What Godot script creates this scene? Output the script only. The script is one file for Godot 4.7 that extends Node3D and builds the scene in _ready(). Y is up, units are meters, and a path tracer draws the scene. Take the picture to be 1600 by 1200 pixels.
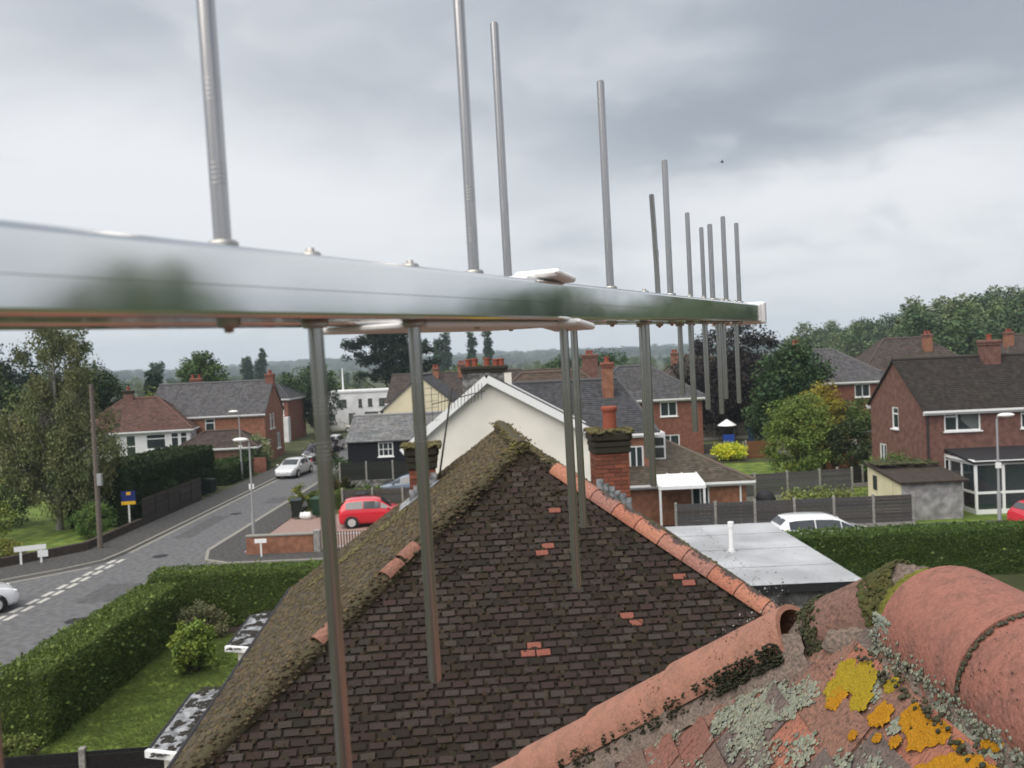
extends Node3D
# A rooftop view over a suburban street: a twin-boom aerial in front, a neighbour's tiled roof, gardens, houses and an overcast sky.

const EYE := Vector3(0, 8, 0)
var rng := RandomNumberGenerator.new()
var taken := {}
var M := {}
var texture_cache := {}

# ---------------------------------------------------------------- mesh builder
class MB:
	var v := PackedVector3Array()
	var n := PackedVector3Array()
	var uv := PackedVector2Array()
	var c := PackedColorArray()
	var ix := PackedInt32Array()
	var col := Color(1, 1, 1)
	func quad(a: Vector3, b: Vector3, d: Vector3, e: Vector3) -> void:   # corners counter-clockwise as seen from outside
		var nn := (b - a).cross(e - a)
		if nn.length_squared() < 1e-14:
			nn = (d - b).cross(e - b)
		nn = nn.normalized()
		var k := v.size()
		v.append(a); v.append(b); v.append(d); v.append(e)
		for j in 4:
			n.append(nn)
			c.append(col)
		uv.append(Vector2(0, 1)); uv.append(Vector2(1, 1)); uv.append(Vector2(1, 0)); uv.append(Vector2(0, 0))
		ix.append(k); ix.append(k + 2); ix.append(k + 1)
		ix.append(k); ix.append(k + 3); ix.append(k + 2)
	func tri(a: Vector3, b: Vector3, d: Vector3) -> void:
		var nn := (b - a).cross(d - a).normalized()
		var k := v.size()
		v.append(a); v.append(b); v.append(d)
		for j in 3:
			n.append(nn)
			c.append(col)
			uv.append(Vector2(0, 0))
		ix.append(k); ix.append(k + 2); ix.append(k + 1)
	func box(t: Transform3D, s: Vector3) -> void:   # centred on t
		var h := s * 0.5
		var p := []
		for z in [-1, 1]:
			for y in [-1, 1]:
				for x in [-1, 1]:
					p.append(t * Vector3(x * h.x, y * h.y, z * h.z))
		quad(p[4], p[5], p[7], p[6])
		quad(p[1], p[0], p[2], p[3])
		quad(p[5], p[1], p[3], p[7])
		quad(p[0], p[4], p[6], p[2])
		quad(p[6], p[7], p[3], p[2])
		quad(p[0], p[1], p[5], p[4])
	func bx(lo: Vector3, hi: Vector3) -> void:
		box(Transform3D(Basis(), (lo + hi) * 0.5), (hi - lo).abs())
	func rbox(t: Transform3D, s: Vector3, ch: float) -> void:   # box with chamfered long edges (along local z) and ends
		var h := s * 0.5
		var ring := [Vector2(-h.x + ch, -h.y), Vector2(h.x - ch, -h.y), Vector2(h.x, -h.y + ch), Vector2(h.x, h.y - ch), Vector2(h.x - ch, h.y), Vector2(-h.x + ch, h.y), Vector2(-h.x, h.y - ch), Vector2(-h.x, -h.y + ch)]
		var rings := []
		for q in [[-h.z, ch], [-h.z + ch, 0.0], [h.z - ch, 0.0], [h.z, ch]]:
			var r := []
			for p in ring:
				r.append(t * Vector3(p.x * (1.0 - q[1] / h.x), p.y * (1.0 - q[1] / h.y), q[0]))
			rings.append(r)
		for k in 3:
			for j in 8:
				quad(rings[k][j], rings[k][(j + 1) % 8], rings[k + 1][(j + 1) % 8], rings[k + 1][j])
		for j in range(1, 7):
			tri(rings[0][0], rings[0][j + 1], rings[0][j])
			tri(rings[3][0], rings[3][j], rings[3][j + 1])
	func tube(pts: Array, radii: Array, seg := 8, caps := true) -> void:
		var base := v.size()
		var m := pts.size()
		for k in m:
			var d: Vector3 = (pts[mini(k + 1, m - 1)] - pts[maxi(k - 1, 0)]).normalized()
			var a := d.cross(Vector3.UP if absf(d.y) < 0.9 else Vector3.RIGHT).normalized()
			var b := a.cross(d)
			for j in seg + 1:
				var th := TAU * j / seg
				var o := a * cos(th) + b * sin(th)
				v.append(pts[k] + o * radii[k])
				n.append(o)
				c.append(col)
				uv.append(Vector2(float(j) / seg, float(k) / m))
		for k in m - 1:
			for j in seg:
				var p := base + k * (seg + 1) + j
				var q := p + seg + 1
				ix.append(p); ix.append(p + 1); ix.append(q)
				ix.append(p + 1); ix.append(q + 1); ix.append(q)
		if caps:
			for e in [0, m - 1]:
				if radii[e] > 0.0002:
					var k0 := v.size()
					var d2: Vector3 = (pts[0] - pts[1]).normalized() if e == 0 else (pts[m - 1] - pts[m - 2]).normalized()
					v.append(pts[e]); n.append(d2); c.append(col); uv.append(Vector2.ZERO)
					for j in seg + 1:
						v.append(v[base + e * (seg + 1) + j]); n.append(d2); c.append(col); uv.append(Vector2.ZERO)
					for j in seg:
						if e == 0:
							ix.append(k0); ix.append(k0 + 2 + j); ix.append(k0 + 1 + j)
						else:
							ix.append(k0); ix.append(k0 + 1 + j); ix.append(k0 + 2 + j)
	func lathe(t: Transform3D, prof: Array, seg := 20, from := 0.0, to := TAU) -> void:   # prof: [radius, height] pairs from bottom to top, round local y
		var base := v.size()
		var m := prof.size()
		for k in m:
			var d := Vector2(prof[mini(k + 1, m - 1)][0] - prof[maxi(k - 1, 0)][0], prof[mini(k + 1, m - 1)][1] - prof[maxi(k - 1, 0)][1]).normalized()
			for j in seg + 1:
				var th := lerpf(from, to, float(j) / seg)
				v.append(t * Vector3(cos(th) * prof[k][0], prof[k][1], sin(th) * prof[k][0]))
				n.append((t.basis * Vector3(cos(th) * d.y, -d.x, sin(th) * d.y)).normalized())
				c.append(col)
				uv.append(Vector2(float(j) / seg, float(k) / m))
		for k in m - 1:
			for j in seg:
				var p := base + k * (seg + 1) + j
				var q := p + seg + 1
				ix.append(p); ix.append(q + 1); ix.append(q)
				ix.append(p); ix.append(p + 1); ix.append(q + 1)
	func prism(poly: Array, t: Transform3D, depth: float) -> void:   # counter-clockwise outline in local xy, thickness along z from 0 to depth
		var idx := Geometry2D.triangulate_polygon(PackedVector2Array(poly))
		for k in range(0, idx.size(), 3):
			var a: Vector2 = poly[idx[k]]
			var b: Vector2 = poly[idx[k + 1]]
			var d: Vector2 = poly[idx[k + 2]]
			if (b - a).cross(d - a) < 0.0:
				var sw := b
				b = d
				d = sw
			tri(t * Vector3(a.x, a.y, depth), t * Vector3(b.x, b.y, depth), t * Vector3(d.x, d.y, depth))
			tri(t * Vector3(a.x, a.y, 0), t * Vector3(d.x, d.y, 0), t * Vector3(b.x, b.y, 0))
		for k in poly.size():
			var a: Vector2 = poly[k]
			var b: Vector2 = poly[(k + 1) % poly.size()]
			quad(t * Vector3(a.x, a.y, 0), t * Vector3(b.x, b.y, 0), t * Vector3(b.x, b.y, depth), t * Vector3(a.x, a.y, depth))
	func leaf(p: Vector3, along: Vector3, across: Vector3) -> void:   # a rhomb-shaped leaf of two faces with a fold
		var k := v.size()
		var nn := across.cross(along).normalized()
		v.append(p); v.append(p + along * 0.5 + across * 0.5 + nn * along.length() * 0.12); v.append(p + along); v.append(p + along * 0.5 - across * 0.5 + nn * along.length() * 0.12)
		for j in 4:
			n.append(nn)
			c.append(col)
			uv.append(Vector2.ZERO)
		ix.append(k); ix.append(k + 2); ix.append(k + 1)
		ix.append(k); ix.append(k + 3); ix.append(k + 2)
	func ball(t: Transform3D, r: Vector3, rough: float, noise: FastNoiseLite, seg := 12, rows := 8) -> void:   # lumpy closed blob
		var base := v.size()
		for k in rows + 1:
			var ph := PI * k / rows
			for j in seg + 1:
				var th := TAU * (j % seg) / seg
				var d := Vector3(sin(ph) * cos(th), cos(ph), sin(ph) * sin(th))
				var w := t * (d * r)
				var s := 1.0 + rough * noise.get_noise_3dv(w)
				v.append(t * (d * r * s))
				n.append((t.basis * (d / r)).normalized())
				c.append(col)
				uv.append(Vector2.ZERO)
		for k in rows:
			for j in seg:
				var p := base + k * (seg + 1) + j
				var q := p + seg + 1
				ix.append(p); ix.append(q); ix.append(p + 1)
				ix.append(p + 1); ix.append(q); ix.append(q + 1)
	func grid(w: int, h: int, f: Callable) -> void:   # smooth sheet, f(i, j) -> point; w x h cells, i to the right and j upwards as seen from outside
		var base := v.size()
		for j in h + 1:
			for i in w + 1:
				v.append(f.call(i, j)); c.append(col); uv.append(Vector2(float(i) / w, float(j) / h))
		for j in h + 1:
			for i in w + 1:
				var a := v[base + j * (w + 1) + maxi(i - 1, 0)]
				var b := v[base + j * (w + 1) + mini(i + 1, w)]
				var d := v[base + maxi(j - 1, 0) * (w + 1) + i]
				var e := v[base + mini(j + 1, h) * (w + 1) + i]
				n.append((b - a).cross(e - d).normalized())
		for j in h:
			for i in w:
				var p := base + j * (w + 1) + i
				var q := p + w + 1
				ix.append(p); ix.append(q + 1); ix.append(p + 1)
				ix.append(p); ix.append(q); ix.append(q + 1)
	func mesh() -> ArrayMesh:
		var a := []
		a.resize(Mesh.ARRAY_MAX)
		a[Mesh.ARRAY_VERTEX] = v
		a[Mesh.ARRAY_NORMAL] = n
		a[Mesh.ARRAY_TEX_UV] = uv
		a[Mesh.ARRAY_COLOR] = c
		a[Mesh.ARRAY_INDEX] = ix
		var m := ArrayMesh.new()
		m.add_surface_from_arrays(Mesh.PRIMITIVE_TRIANGLES, a)
		return m

# ---------------------------------------------------------------- nodes, names, materials
func numbered(called: String) -> String:
	var k: int = taken.get(called, 0)
	taken[called] = k + 1
	return called if k == 0 else "%s_%03d" % [called, k]

func thing(called: String, label: String, category: String, at := Vector3.ZERO, turn := 0.0, group := "") -> Node3D:
	var o := Node3D.new()
	o.name = numbered(called)
	add_child(o)
	o.position = at
	o.rotation.y = turn
	o.set_meta("label", label)
	o.set_meta("category", category)
	if group:
		o.set_meta("group", group)
	return o

func part(parent: Node3D, called: String, shape, m: Material, kind := "", label := "") -> MeshInstance3D:
	var o := MeshInstance3D.new()
	o.name = called
	o.mesh = shape.mesh() if shape is MB else shape
	o.material_override = m
	parent.add_child(o, true)
	if kind:
		o.set_meta("kind", kind)
	if label:
		o.set_meta("label", label)
	return o

func setting(called: String, shape, m: Material) -> MeshInstance3D:
	var o := part(self, numbered(called), shape, m, "structure")
	return o

func copy(o: Node3D, label: String, at: Vector3, turn: float, size := 1.0) -> Node3D:
	var base := String(o.name)
	if base.length() > 4 and base.substr(base.length() - 3).is_valid_int():
		base = base.substr(0, base.length() - 4)
	var r: Node3D = o.duplicate()
	r.name = numbered(base)
	add_child(r)
	r.position = at
	r.rotation = Vector3(0, turn, 0)
	r.scale = Vector3.ONE * size
	r.set_meta("label", label)
	return r

func noise_of(sd: int, freq: float, octaves := 4) -> FastNoiseLite:
	var f := FastNoiseLite.new()
	f.seed = sd
	f.noise_type = FastNoiseLite.TYPE_SIMPLEX_SMOOTH
	f.frequency = freq
	f.fractal_octaves = octaves
	return f

func ntex(sd: int, freq: float, lo: Color, hi: Color, octaves := 4, power := 1.0) -> ImageTexture:   # seamless noise between two sRGB tints
	var key := [sd, freq, lo, hi, octaves, power]
	if texture_cache.has(key):
		return texture_cache[key]
	var g := noise_of(sd, freq, octaves).get_seamless_image(256, 256)
	g.convert(Image.FORMAT_L8)
	var src := g.get_data()
	var out := PackedByteArray()
	out.resize(256 * 256 * 3)
	var lut := []
	for k in 256:
		lut.append(lo.lerp(hi, pow(clampf((k / 255.0 - 0.15) / 0.7, 0.0, 1.0), power)))
	for k in src.size():
		var q: Color = lut[src[k]]
		out[k * 3] = q.r8
		out[k * 3 + 1] = q.g8
		out[k * 3 + 2] = q.b8
	var t := ImageTexture.create_from_image(Image.create_from_data(256, 256, false, Image.FORMAT_RGB8, out))
	texture_cache[key] = t
	return t

func gray(x: float) -> Color:
	return Color(x, x, x)

func mat(called: String, base: Color, rough := 0.8, tex: Texture2D = null, size := 1.0, bump := 0.0, bump_tex: Texture2D = null) -> StandardMaterial3D:   # base is a linear colour
	var m := StandardMaterial3D.new()
	m.resource_name = called
	m.albedo_color = base.linear_to_srgb()
	m.roughness = rough
	m.vertex_color_use_as_albedo = true
	m.metallic_specular = 0.4
	if tex:
		m.albedo_texture = tex
	if bump > 0.0:
		m.heightmap_enabled = true
		m.heightmap_texture = bump_tex if bump_tex else tex
		m.heightmap_scale = bump
	if tex or bump > 0.0:
		m.uv1_triplanar = true
		m.uv1_world_triplanar = true
		m.uv1_scale = Vector3.ONE * size
	M[called] = m
	return m

func glassy(called: String, base: Color, alpha: float) -> StandardMaterial3D:
	var m := StandardMaterial3D.new()
	m.resource_name = called
	m.albedo_color = Color(base.r, base.g, base.b, alpha)
	m.transparency = BaseMaterial3D.TRANSPARENCY_ALPHA
	m.roughness = 0.05
	M[called] = m
	return m

func leafy(called: String, back: Color) -> StandardMaterial3D:
	var m := mat(called, Color(1, 1, 1), 0.6)
	m.backlight_enabled = true
	m.backlight = back.linear_to_srgb()
	m.metallic_specular = 0.3
	return m

func at3(x: float, y: float, z: float, turn := 0.0) -> Transform3D:
	return Transform3D(Basis(Vector3.UP, turn), Vector3(x, y, z))

func vary(c: Color, by: float, hue := 0.0) -> Color:
	var s := 1.0 + rng.randf_range(-by, by)
	return Color(clampf(c.r * s * (1.0 + rng.randf_range(-hue, hue)), 0, 1), clampf(c.g * s, 0, 1), clampf(c.b * s * (1.0 + rng.randf_range(-hue, hue)), 0, 1))

func inside(p: Vector2, poly: PackedVector2Array) -> bool:
	return Geometry2D.is_point_in_polygon(p, poly)

# ---------------------------------------------------------------- builders: houses
func wall_panel(mb: MB, t: Transform3D, w: float, h: float, holes: Array, reveal := 0.1) -> void:   # local x along the wall, y up, outside towards +z; holes [x, y, w, h] measured from the left bottom corner
	var xs := [0.0, w]
	var ys := [0.0, h]
	for q in holes:
		xs.append_array([q[0], q[0] + q[2]])
		ys.append_array([q[1], q[1] + q[3]])
	xs.sort()
	ys.sort()
	for i in xs.size() - 1:
		for j in ys.size() - 1:
			if xs[i + 1] - xs[i] < 0.001 or ys[j + 1] - ys[j] < 0.001:
				continue
			var cx: float = (xs[i] + xs[i + 1]) / 2
			var cy: float = (ys[j] + ys[j + 1]) / 2
			var open := false
			for q in holes:
				if cx > q[0] and cx < q[0] + q[2] and cy > q[1] and cy < q[1] + q[3]:
					open = true
			if not open:
				mb.quad(t * Vector3(xs[i], ys[j], 0), t * Vector3(xs[i + 1], ys[j], 0), t * Vector3(xs[i + 1], ys[j + 1], 0), t * Vector3(xs[i], ys[j + 1], 0))
	for q in holes:
		var a := Vector3(q[0], q[1], 0)
		var b := Vector3(q[0] + q[2], q[1], 0)
		var d := Vector3(q[0] + q[2], q[1] + q[3], 0)
		var e := Vector3(q[0], q[1] + q[3], 0)
		var k := Vector3(0, 0, -reveal)
		mb.quad(t * a, t * (a + k), t * (b + k), t * b)
		mb.quad(t * b, t * (b + k), t * (d + k), t * d)
		mb.quad(t * d, t * (d + k), t * (e + k), t * e)
		mb.quad(t * e, t * (e + k), t * (a + k), t * a)

func window_unit(parent: Node3D, t: Transform3D, w: float, h: float, style := "two", frame_mat: Material = null, curtain := false, called := "window") -> void:   # t at the left bottom corner of the opening, on the wall's face
	var fm: Material = frame_mat if frame_mat else M.white_plastic
	var o := MB.new()
	var b := 0.07
	var z := -0.045
	var bars := [[0.0, 0.0, w, b], [0.0, h - b, w, b], [0.0, b, b, h - 2 * b], [w - b, b, b, h - 2 * b]]
	if style == "two":
		bars.append([w * 0.5 - b * 0.4, b, b * 0.8, h - 2 * b])
	elif style == "side":   # narrow opening light on the left with a transom
		bars.append([w * 0.34, b, b, h - 2 * b])
		bars.append([b, h * 0.66, w * 0.34 - b, b])
	elif style == "transom":
		bars.append([b, h * 0.66, w - 2 * b, b])
	elif style == "six":
		bars.append([w / 3 - b * 0.3, b, b * 0.6, h - 2 * b])
		bars.append([w * 2 / 3 - b * 0.3, b, b * 0.6, h - 2 * b])
		bars.append([b, h * 0.5 - b * 0.3, w - 2 * b, b * 0.6])
	for q in bars:
		var dz := 0.0 if q[3] > q[2] or q[2] > w * 0.9 else 0.004
		o.box(t * Transform3D(Basis(), Vector3(q[0] + q[2] / 2, q[1] + q[3] / 2, z + dz)), Vector3(q[2], q[3], 0.06))
	var f := part(parent, called, o, fm)
	var g := MB.new()
	g.box(t * Transform3D(Basis(), Vector3(w / 2, h / 2, z - 0.01)), Vector3(w - 0.02, h - 0.02, 0.006))
	part(f, "pane", g, M.window_glass)
	var s := MB.new()
	s.box(t * Transform3D(Basis(), Vector3(w / 2, -0.03, 0.02)), Vector3(w + 0.12, 0.07, 0.16))
	part(f, "sill", s, fm)
	if curtain:
		var q := MB.new()
		q.grid(8, 6, func(i, j): return t * Vector3(w * (0.52 + 0.48 * (i / 8.0)) if j > 2 else w * (0.52 + 0.3 * (3 - j) / 3.0 + (0.48 - 0.3 * (3 - j) / 3.0) * (i / 8.0)), h * j / 6.0, -0.2 + 0.03 * (i % 2)))
		part(f, "curtain", q, M.curtain)

func slope_tiles(mb: MB, o: Vector3, u: Vector3, s: Vector3, poly: Array, gauge: float, tw: float, tint: Color, by := 0.25, thick := 0.015, hue := 0.06, margin := 0.0) -> void:   # overlapping tiles on a roof slope; poly in (along eave, up slope)
	var n := u.cross(s).normalized()
	var pp := PackedVector2Array(poly)
	var lo := Vector2(1e9, 1e9)
	var hi := -lo
	for p in poly:
		lo = lo.min(p)
		hi = hi.max(p)
	var row := 0
	var y := lo.y
	while y < hi.y:
		var x := lo.x - (tw * 0.5 if row % 2 else 0.0)
		while x < hi.x:
			var a := maxf(x, lo.x)
			var b := minf(x + tw, hi.x)
			if b - a > tw * 0.15 and inside(Vector2((a + b) / 2, minf(y + gauge * 0.5, hi.y - 0.001)), pp):
				mb.col = vary(tint, by, hue)
				var lift := thick * rng.randf_range(0.85, 1.25)
				var g := tw * 0.012
				var p0 := o + u * (a + g) + s * (y - rng.randf() * gauge * 0.05)
				var p1 := o + u * (b - g) + s * (y - rng.randf() * gauge * 0.05)
				var top := minf(y + gauge * 1.05, hi.y)
				var q0 := o + u * (a + g) + s * top
				var q1 := o + u * (b - g) + s * top
				mb.quad(p0 + n * lift * 2, p1 + n * lift * 2, q1 + n * lift * 0.6, q0 + n * lift * 0.6)
				mb.quad(p0 - n * 0.002, p1 - n * 0.002, p1 + n * lift * 2, p0 + n * lift * 2)
			x += tw
		y += gauge
		row += 1
	mb.col = Color(1, 1, 1)

func slab(mb: MB, pts: Array, thick: float) -> void:   # flat polygon (3 or 4 corners, counter-clockwise from above) with thickness below
	var nn: Vector3 = (pts[1] - pts[0]).cross(pts[pts.size() - 1] - pts[0]).normalized()
	var d := nn * -thick
	if pts.size() == 3:
		mb.tri(pts[0], pts[1], pts[2])
		mb.tri(pts[0] + d, pts[2] + d, pts[1] + d)
	else:
		mb.quad(pts[0], pts[1], pts[2], pts[3])
		mb.quad(pts[0] + d, pts[3] + d, pts[2] + d, pts[1] + d)
	for k in pts.size():
		var a: Vector3 = pts[k]
		var b: Vector3 = pts[(k + 1) % pts.size()]
		mb.quad(a + d, b + d, b, a)

func box_house(t: Node3D, w: float, d: float, eave: float, ridge: float, hip: float, wall_mat: Material, roof_tint: Color, holes := {}, styles := {}, over := 0.25, gauge := 0.3, tw := 0.3, fascia := true, hip2 := -1.0) -> void:
	# local frame: origin at the middle of the footprint, ridge along x; hip = horizontal run of the hipped ends (0 = gables), hip2 for the end at +x
	var h2: float = hip if hip2 < 0.0 else hip2
	var faces := {"front": [at3(-w / 2, 0, d / 2), w], "back": [at3(w / 2, 0, -d / 2, PI), w], "left": [at3(-w / 2, 0, -d / 2, -PI / 2), d], "right": [at3(w / 2, 0, d / 2, PI / 2), d]}
	for f in faces:
		var wl := MB.new()
		wall_panel(wl, faces[f][0], faces[f][1], eave, holes.get(f, []))
		if (f == "left" and hip == 0.0) or (f == "right" and h2 == 0.0):
			var tt: Transform3D = faces[f][0]
			wl.tri(tt * Vector3(0, eave, 0), tt * Vector3(d, eave, 0), tt * Vector3(d / 2, ridge - 0.03, 0))
		var wo := part(t, "wall", wl, wall_mat)
		for k in holes.get(f, []).size():
			var q: Array = holes[f][k]
			var st: String = styles.get(f, [])[k] if styles.has(f) and k < styles[f].size() else "two"
			if st == "curtain":
				window_unit(wo, faces[f][0] * Transform3D(Basis(), Vector3(q[0], q[1], 0)), q[2], q[3], "side", null, true)
			else:
				window_unit(wo, faces[f][0] * Transform3D(Basis(), Vector3(q[0], q[1], 0)), q[2], q[3], st)
	var pitch := (ridge - eave) / (d / 2)
	var ey := eave - over * pitch
	var o1 := over if hip > 0.0 else 0.12
	var o2 := over if h2 > 0.0 else 0.12
	var k1: float = hip if hip > 0.0 else 0.0
	var k2: float = h2 if h2 > 0.0 else 0.0
	var hw := w / 2
	var dd := d / 2 + over
	var R1 := Vector3(-hw + k1 - (o1 if hip == 0.0 else 0.0), ridge, 0)
	var R2 := Vector3(hw - k2 + (o2 if h2 == 0.0 else 0.0), ridge, 0)
	var E := [Vector3(-hw - o1, ey, dd), Vector3(hw + o2, ey, dd), Vector3(hw + o2, ey, -dd), Vector3(-hw - o1, ey, -dd)]
	var up := Vector3(0, 0.05, 0)
	var rf := MB.new()
	rf.col = roof_tint
	slab(rf, [E[0] + up, E[1] + up, R2 + up, R1 + up], 0.06)
	slab(rf, [E[2] + up, E[3] + up, R1 + up, R2 + up], 0.06)
	if hip > 0.0:
		slab(rf, [E[3] + up, E[0] + up, R1 + up], 0.06)
	if h2 > 0.0:
		slab(rf, [E[1] + up, E[2] + up, R2 + up], 0.06)
	var ro := part(t, "roof", rf, M.roof_under)
	var tl := MB.new()
	var slopes := [[E[0], E[1], R1, R2], [E[2], E[3], R2, R1]]
	if hip > 0.0:
		slopes.append([E[3], E[0], R1, R1])
	if h2 > 0.0:
		slopes.append([E[1], E[2], R2, R2])
	for q in slopes:
		var u: Vector3 = (q[1] - q[0]).normalized()
		var to: Vector3 = q[2] - q[0]
		var s: Vector3 = (to - u * to.dot(u)).normalized()
		var len_s: float = to.dot(s)
		slope_tiles(tl, q[0] + up, u, s, [Vector2(0, 0), Vector2((q[1] - q[0]).length(), 0), Vector2((q[3] - q[0]).dot(u), len_s), Vector2((q[2] - q[0]).dot(u), len_s)], gauge, tw, roof_tint, 0.22, 0.012)
	part(ro, "tiles", tl, M.roof_tile, "stuff")
	var rd := MB.new()
	rd.col = roof_tint * 1.1
	rd.tube([R1 + up * 1.4, R2 + up * 1.4], [0.11, 0.11], 8)
	if hip > 0.0:
		rd.tube([R1 + up * 1.3, E[0] + up * 1.3], [0.09, 0.09], 6)
		rd.tube([R1 + up * 1.3, E[3] + up * 1.3], [0.09, 0.09], 6)
	if h2 > 0.0:
		rd.tube([R2 + up * 1.3, E[1] + up * 1.3], [0.09, 0.09], 6)
		rd.tube([R2 + up * 1.3, E[2] + up * 1.3], [0.09, 0.09], 6)
	part(ro, "ridge_tiles", rd, M.roof_tile2)
	if fascia:
		for k in 4:
			if (k == 1 and h2 == 0.0) or (k == 3 and hip == 0.0):
				continue
			var a: Vector3 = E[k]
			var b: Vector3 = E[(k + 1) % 4]
			var gt := MB.new()
			var dir := (b - a).normalized()
			var side := dir.cross(Vector3.UP)
			gt.box(Transform3D(Basis(dir, Vector3.UP, side), (a + b) / 2 + Vector3(0, -0.03, 0) + side * 0.05), Vector3((b - a).length(), 0.1, 0.1))
			gt.box(Transform3D(Basis(dir, Vector3.UP, side), (a + b) / 2 + Vector3(0, -0.1, 0) - side * 0.06), Vector3((b - a).length(), 0.18, 0.02))
			part(t, "gutter", gt, M.white_plastic)

func chimney(t: Node3D, at: Vector3, sx: float, sz: float, h: float, pots: Array, brick_mat: Material, cap_mat: Material, pot_mat: Material, bricks := false, tint := Color(0.22, 0.07, 0.045), turn := 0.0, called := "chimney") -> Node3D:
	var core := MB.new()
	var f := Transform3D(Basis(Vector3.UP, turn), at)
	core.box(f * at3(0, h / 2, 0), Vector3(sx - (0.03 if bricks else 0.0), h, sz - (0.03 if bricks else 0.0)))
	var o := part(t, called, core, M.mortar if bricks else brick_mat)
	if bricks:
		var b := MB.new()
		var y := 0.0
		var row := 0
		while y < h - 0.05:
			for side in 4:
				var len_: float = sx if side % 2 == 0 else sz
				var dep: float = sz if side % 2 == 0 else sx
				var x := -len_ / 2 - (0.1125 if row % 2 else 0.0)
				while x < len_ / 2 - 0.02:
					var a := maxf(x, -len_ / 2)
					var e := minf(x + 0.215, len_ / 2)
					if e - a > 0.03:
						b.col = vary(tint, 0.3, 0.08)
						b.box(f * at3(0, 0, 0, side * PI / 2) * at3((a + e) / 2, y + 0.033, dep / 2 - 0.05), Vector3(e - a - 0.004, 0.065, 0.1 + rng.randf() * 0.006))
					x += 0.225
			y += 0.075
			row += 1
		part(o, "bricks", b, brick_mat, "stuff")
	var cp := MB.new()
	cp.rbox(f * at3(0, h - 0.04, 0), Vector3(sx + 0.1, 0.1, sz + 0.1), 0.02)
	cp.rbox(f * at3(0, h + 0.1, 0), Vector3(sx + 0.15, 0.2, sz + 0.15), 0.05)
	part(o, "cap", cp, cap_mat)
	for p in pots:
		var q := MB.new()
		var ph: float = p[2]
		q.lathe(f * at3(p[0], h + 0.19, p[1]), [[0.13, 0.0], [0.125, ph * 0.8], [0.15, ph * 0.82], [0.15, ph * 0.95], [0.135, ph], [0.1, ph], [0.1, ph - 0.12], [0.0, ph - 0.12]], 16)
		part(o, "chimney_pot", q, pot_mat)
	return o

# ---------------------------------------------------------------- builders: plants
func limb_curve(a: Vector3, b: Vector3, bend: float) -> Array:
	var pts := []
	var off := Vector3(rng.randf_range(-1, 1), rng.randf_range(0.0, 1), rng.randf_range(-1, 1)) * bend
	for k in 6:
		var t := k / 5.0
		pts.append(a.lerp(b, t) + off * sin(t * PI))
	return pts

func crown_leaves(mb: MB, clumps: Array, per: int, size: float, tint: Color, by: float, droop := 0.0) -> void:   # clumps [centre, radius]
	for q in clumps:
		var base: Color = vary(tint * 1.5, by, 0.12)
		var cr: float = q[1]
		for k in per:
			var d := Vector3(rng.randfn(), rng.randfn() * 0.75, rng.randfn())
			var r := cr * pow(rng.randf(), 0.45)
			var p: Vector3 = q[0] + d.normalized() * r
			if droop > 0.0:
				p.y -= droop * rng.randf() * cr
			var s := size * rng.randf_range(0.6, 1.35)
			var al := Vector3(rng.randf_range(-1, 1), rng.randf_range(-1.0, 0.5) - droop, rng.randf_range(-1, 1)).normalized()
			var ac := al.cross(Vector3(rng.randf_range(-1, 1), rng.randf_range(-1, 1), rng.randf_range(-1, 1))).normalized()
			mb.col = vary(base, 0.28, 0.08)
			mb.leaf(p, al * s, ac * s * 0.62)
	mb.col = Color(1, 1, 1)

func make_tree(called: String, label: String, category: String, at: Vector3, o: Dictionary, group := "") -> Node3D:
	# o: h height, blobs [[centre, radii]...] in metres from the base, clump (radius), n (clumps), per, leaf, tint, trunk radius, droop
	var t := thing(called, label, category, at, o.get("turn", 0.0), group)
	var clumps := []
	var blobs: Array = o.blobs
	var vol := 0.0
	for b in blobs:
		vol += pow(b[1].x * b[1].y * b[1].z, 0.67)
	for b in blobs:
		var cnt := int(round(o.n * pow(b[1].x * b[1].y * b[1].z, 0.67) / vol))
		for k in cnt:
			var d := Vector3(rng.randfn(), rng.randfn(), rng.randfn()).normalized()
			var rr := pow(rng.randf(), 0.38)
			clumps.append([b[0] + d * b[1] * rr, o.clump * rng.randf_range(0.55, 1.25)])
	var cr := MB.new()
	crown_leaves(cr, clumps, int(o.per * 1.35), o.leaf * 1.45, o.tint, o.get("by", 0.22), o.get("droop", 0.0))
	part(t, "crown", cr, o.get("mat", M.leaf), "")
	var tr := MB.new()
	var r: float = o.get("trunk", 0.15)
	var top: float = o.get("fork", o.h * 0.75)
	var lean: Vector3 = Vector3(rng.randf_range(-0.04, 0.04), 0, rng.randf_range(-0.04, 0.04)) * o.h
	var tp := []
	var trad := []
	for k in 9:
		var q := k / 8.0
		tp.append(Vector3(0, -0.05, 0).lerp(Vector3(lean.x, top, lean.z), q) + Vector3(sin(q * 5.0), 0, cos(q * 4.0)) * r * 0.35)
		trad.append(r * (1.25 if k == 0 else 1.0 - 0.75 * q))
	tr.tube(tp, trad, 8)
	for k in mini(int(o.get("limbs", 26)), clumps.size()):
		var e: Vector3 = clumps[rng.randi() % clumps.size()][0]
		var f := clampf(e.y / o.h * 0.7, 0.12, 0.92)
		var st: Vector3 = tp[int(f * 8)]
		var lr := r * 0.38 * (1.1 - f)
		tr.tube(limb_curve(st, e, 0.05 * o.h), [lr, lr * 0.85, lr * 0.65, lr * 0.5, lr * 0.33, lr * 0.12], 5, false)
	part(t, "trunk", tr, o.get("bark", M.bark))
	return t

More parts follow.
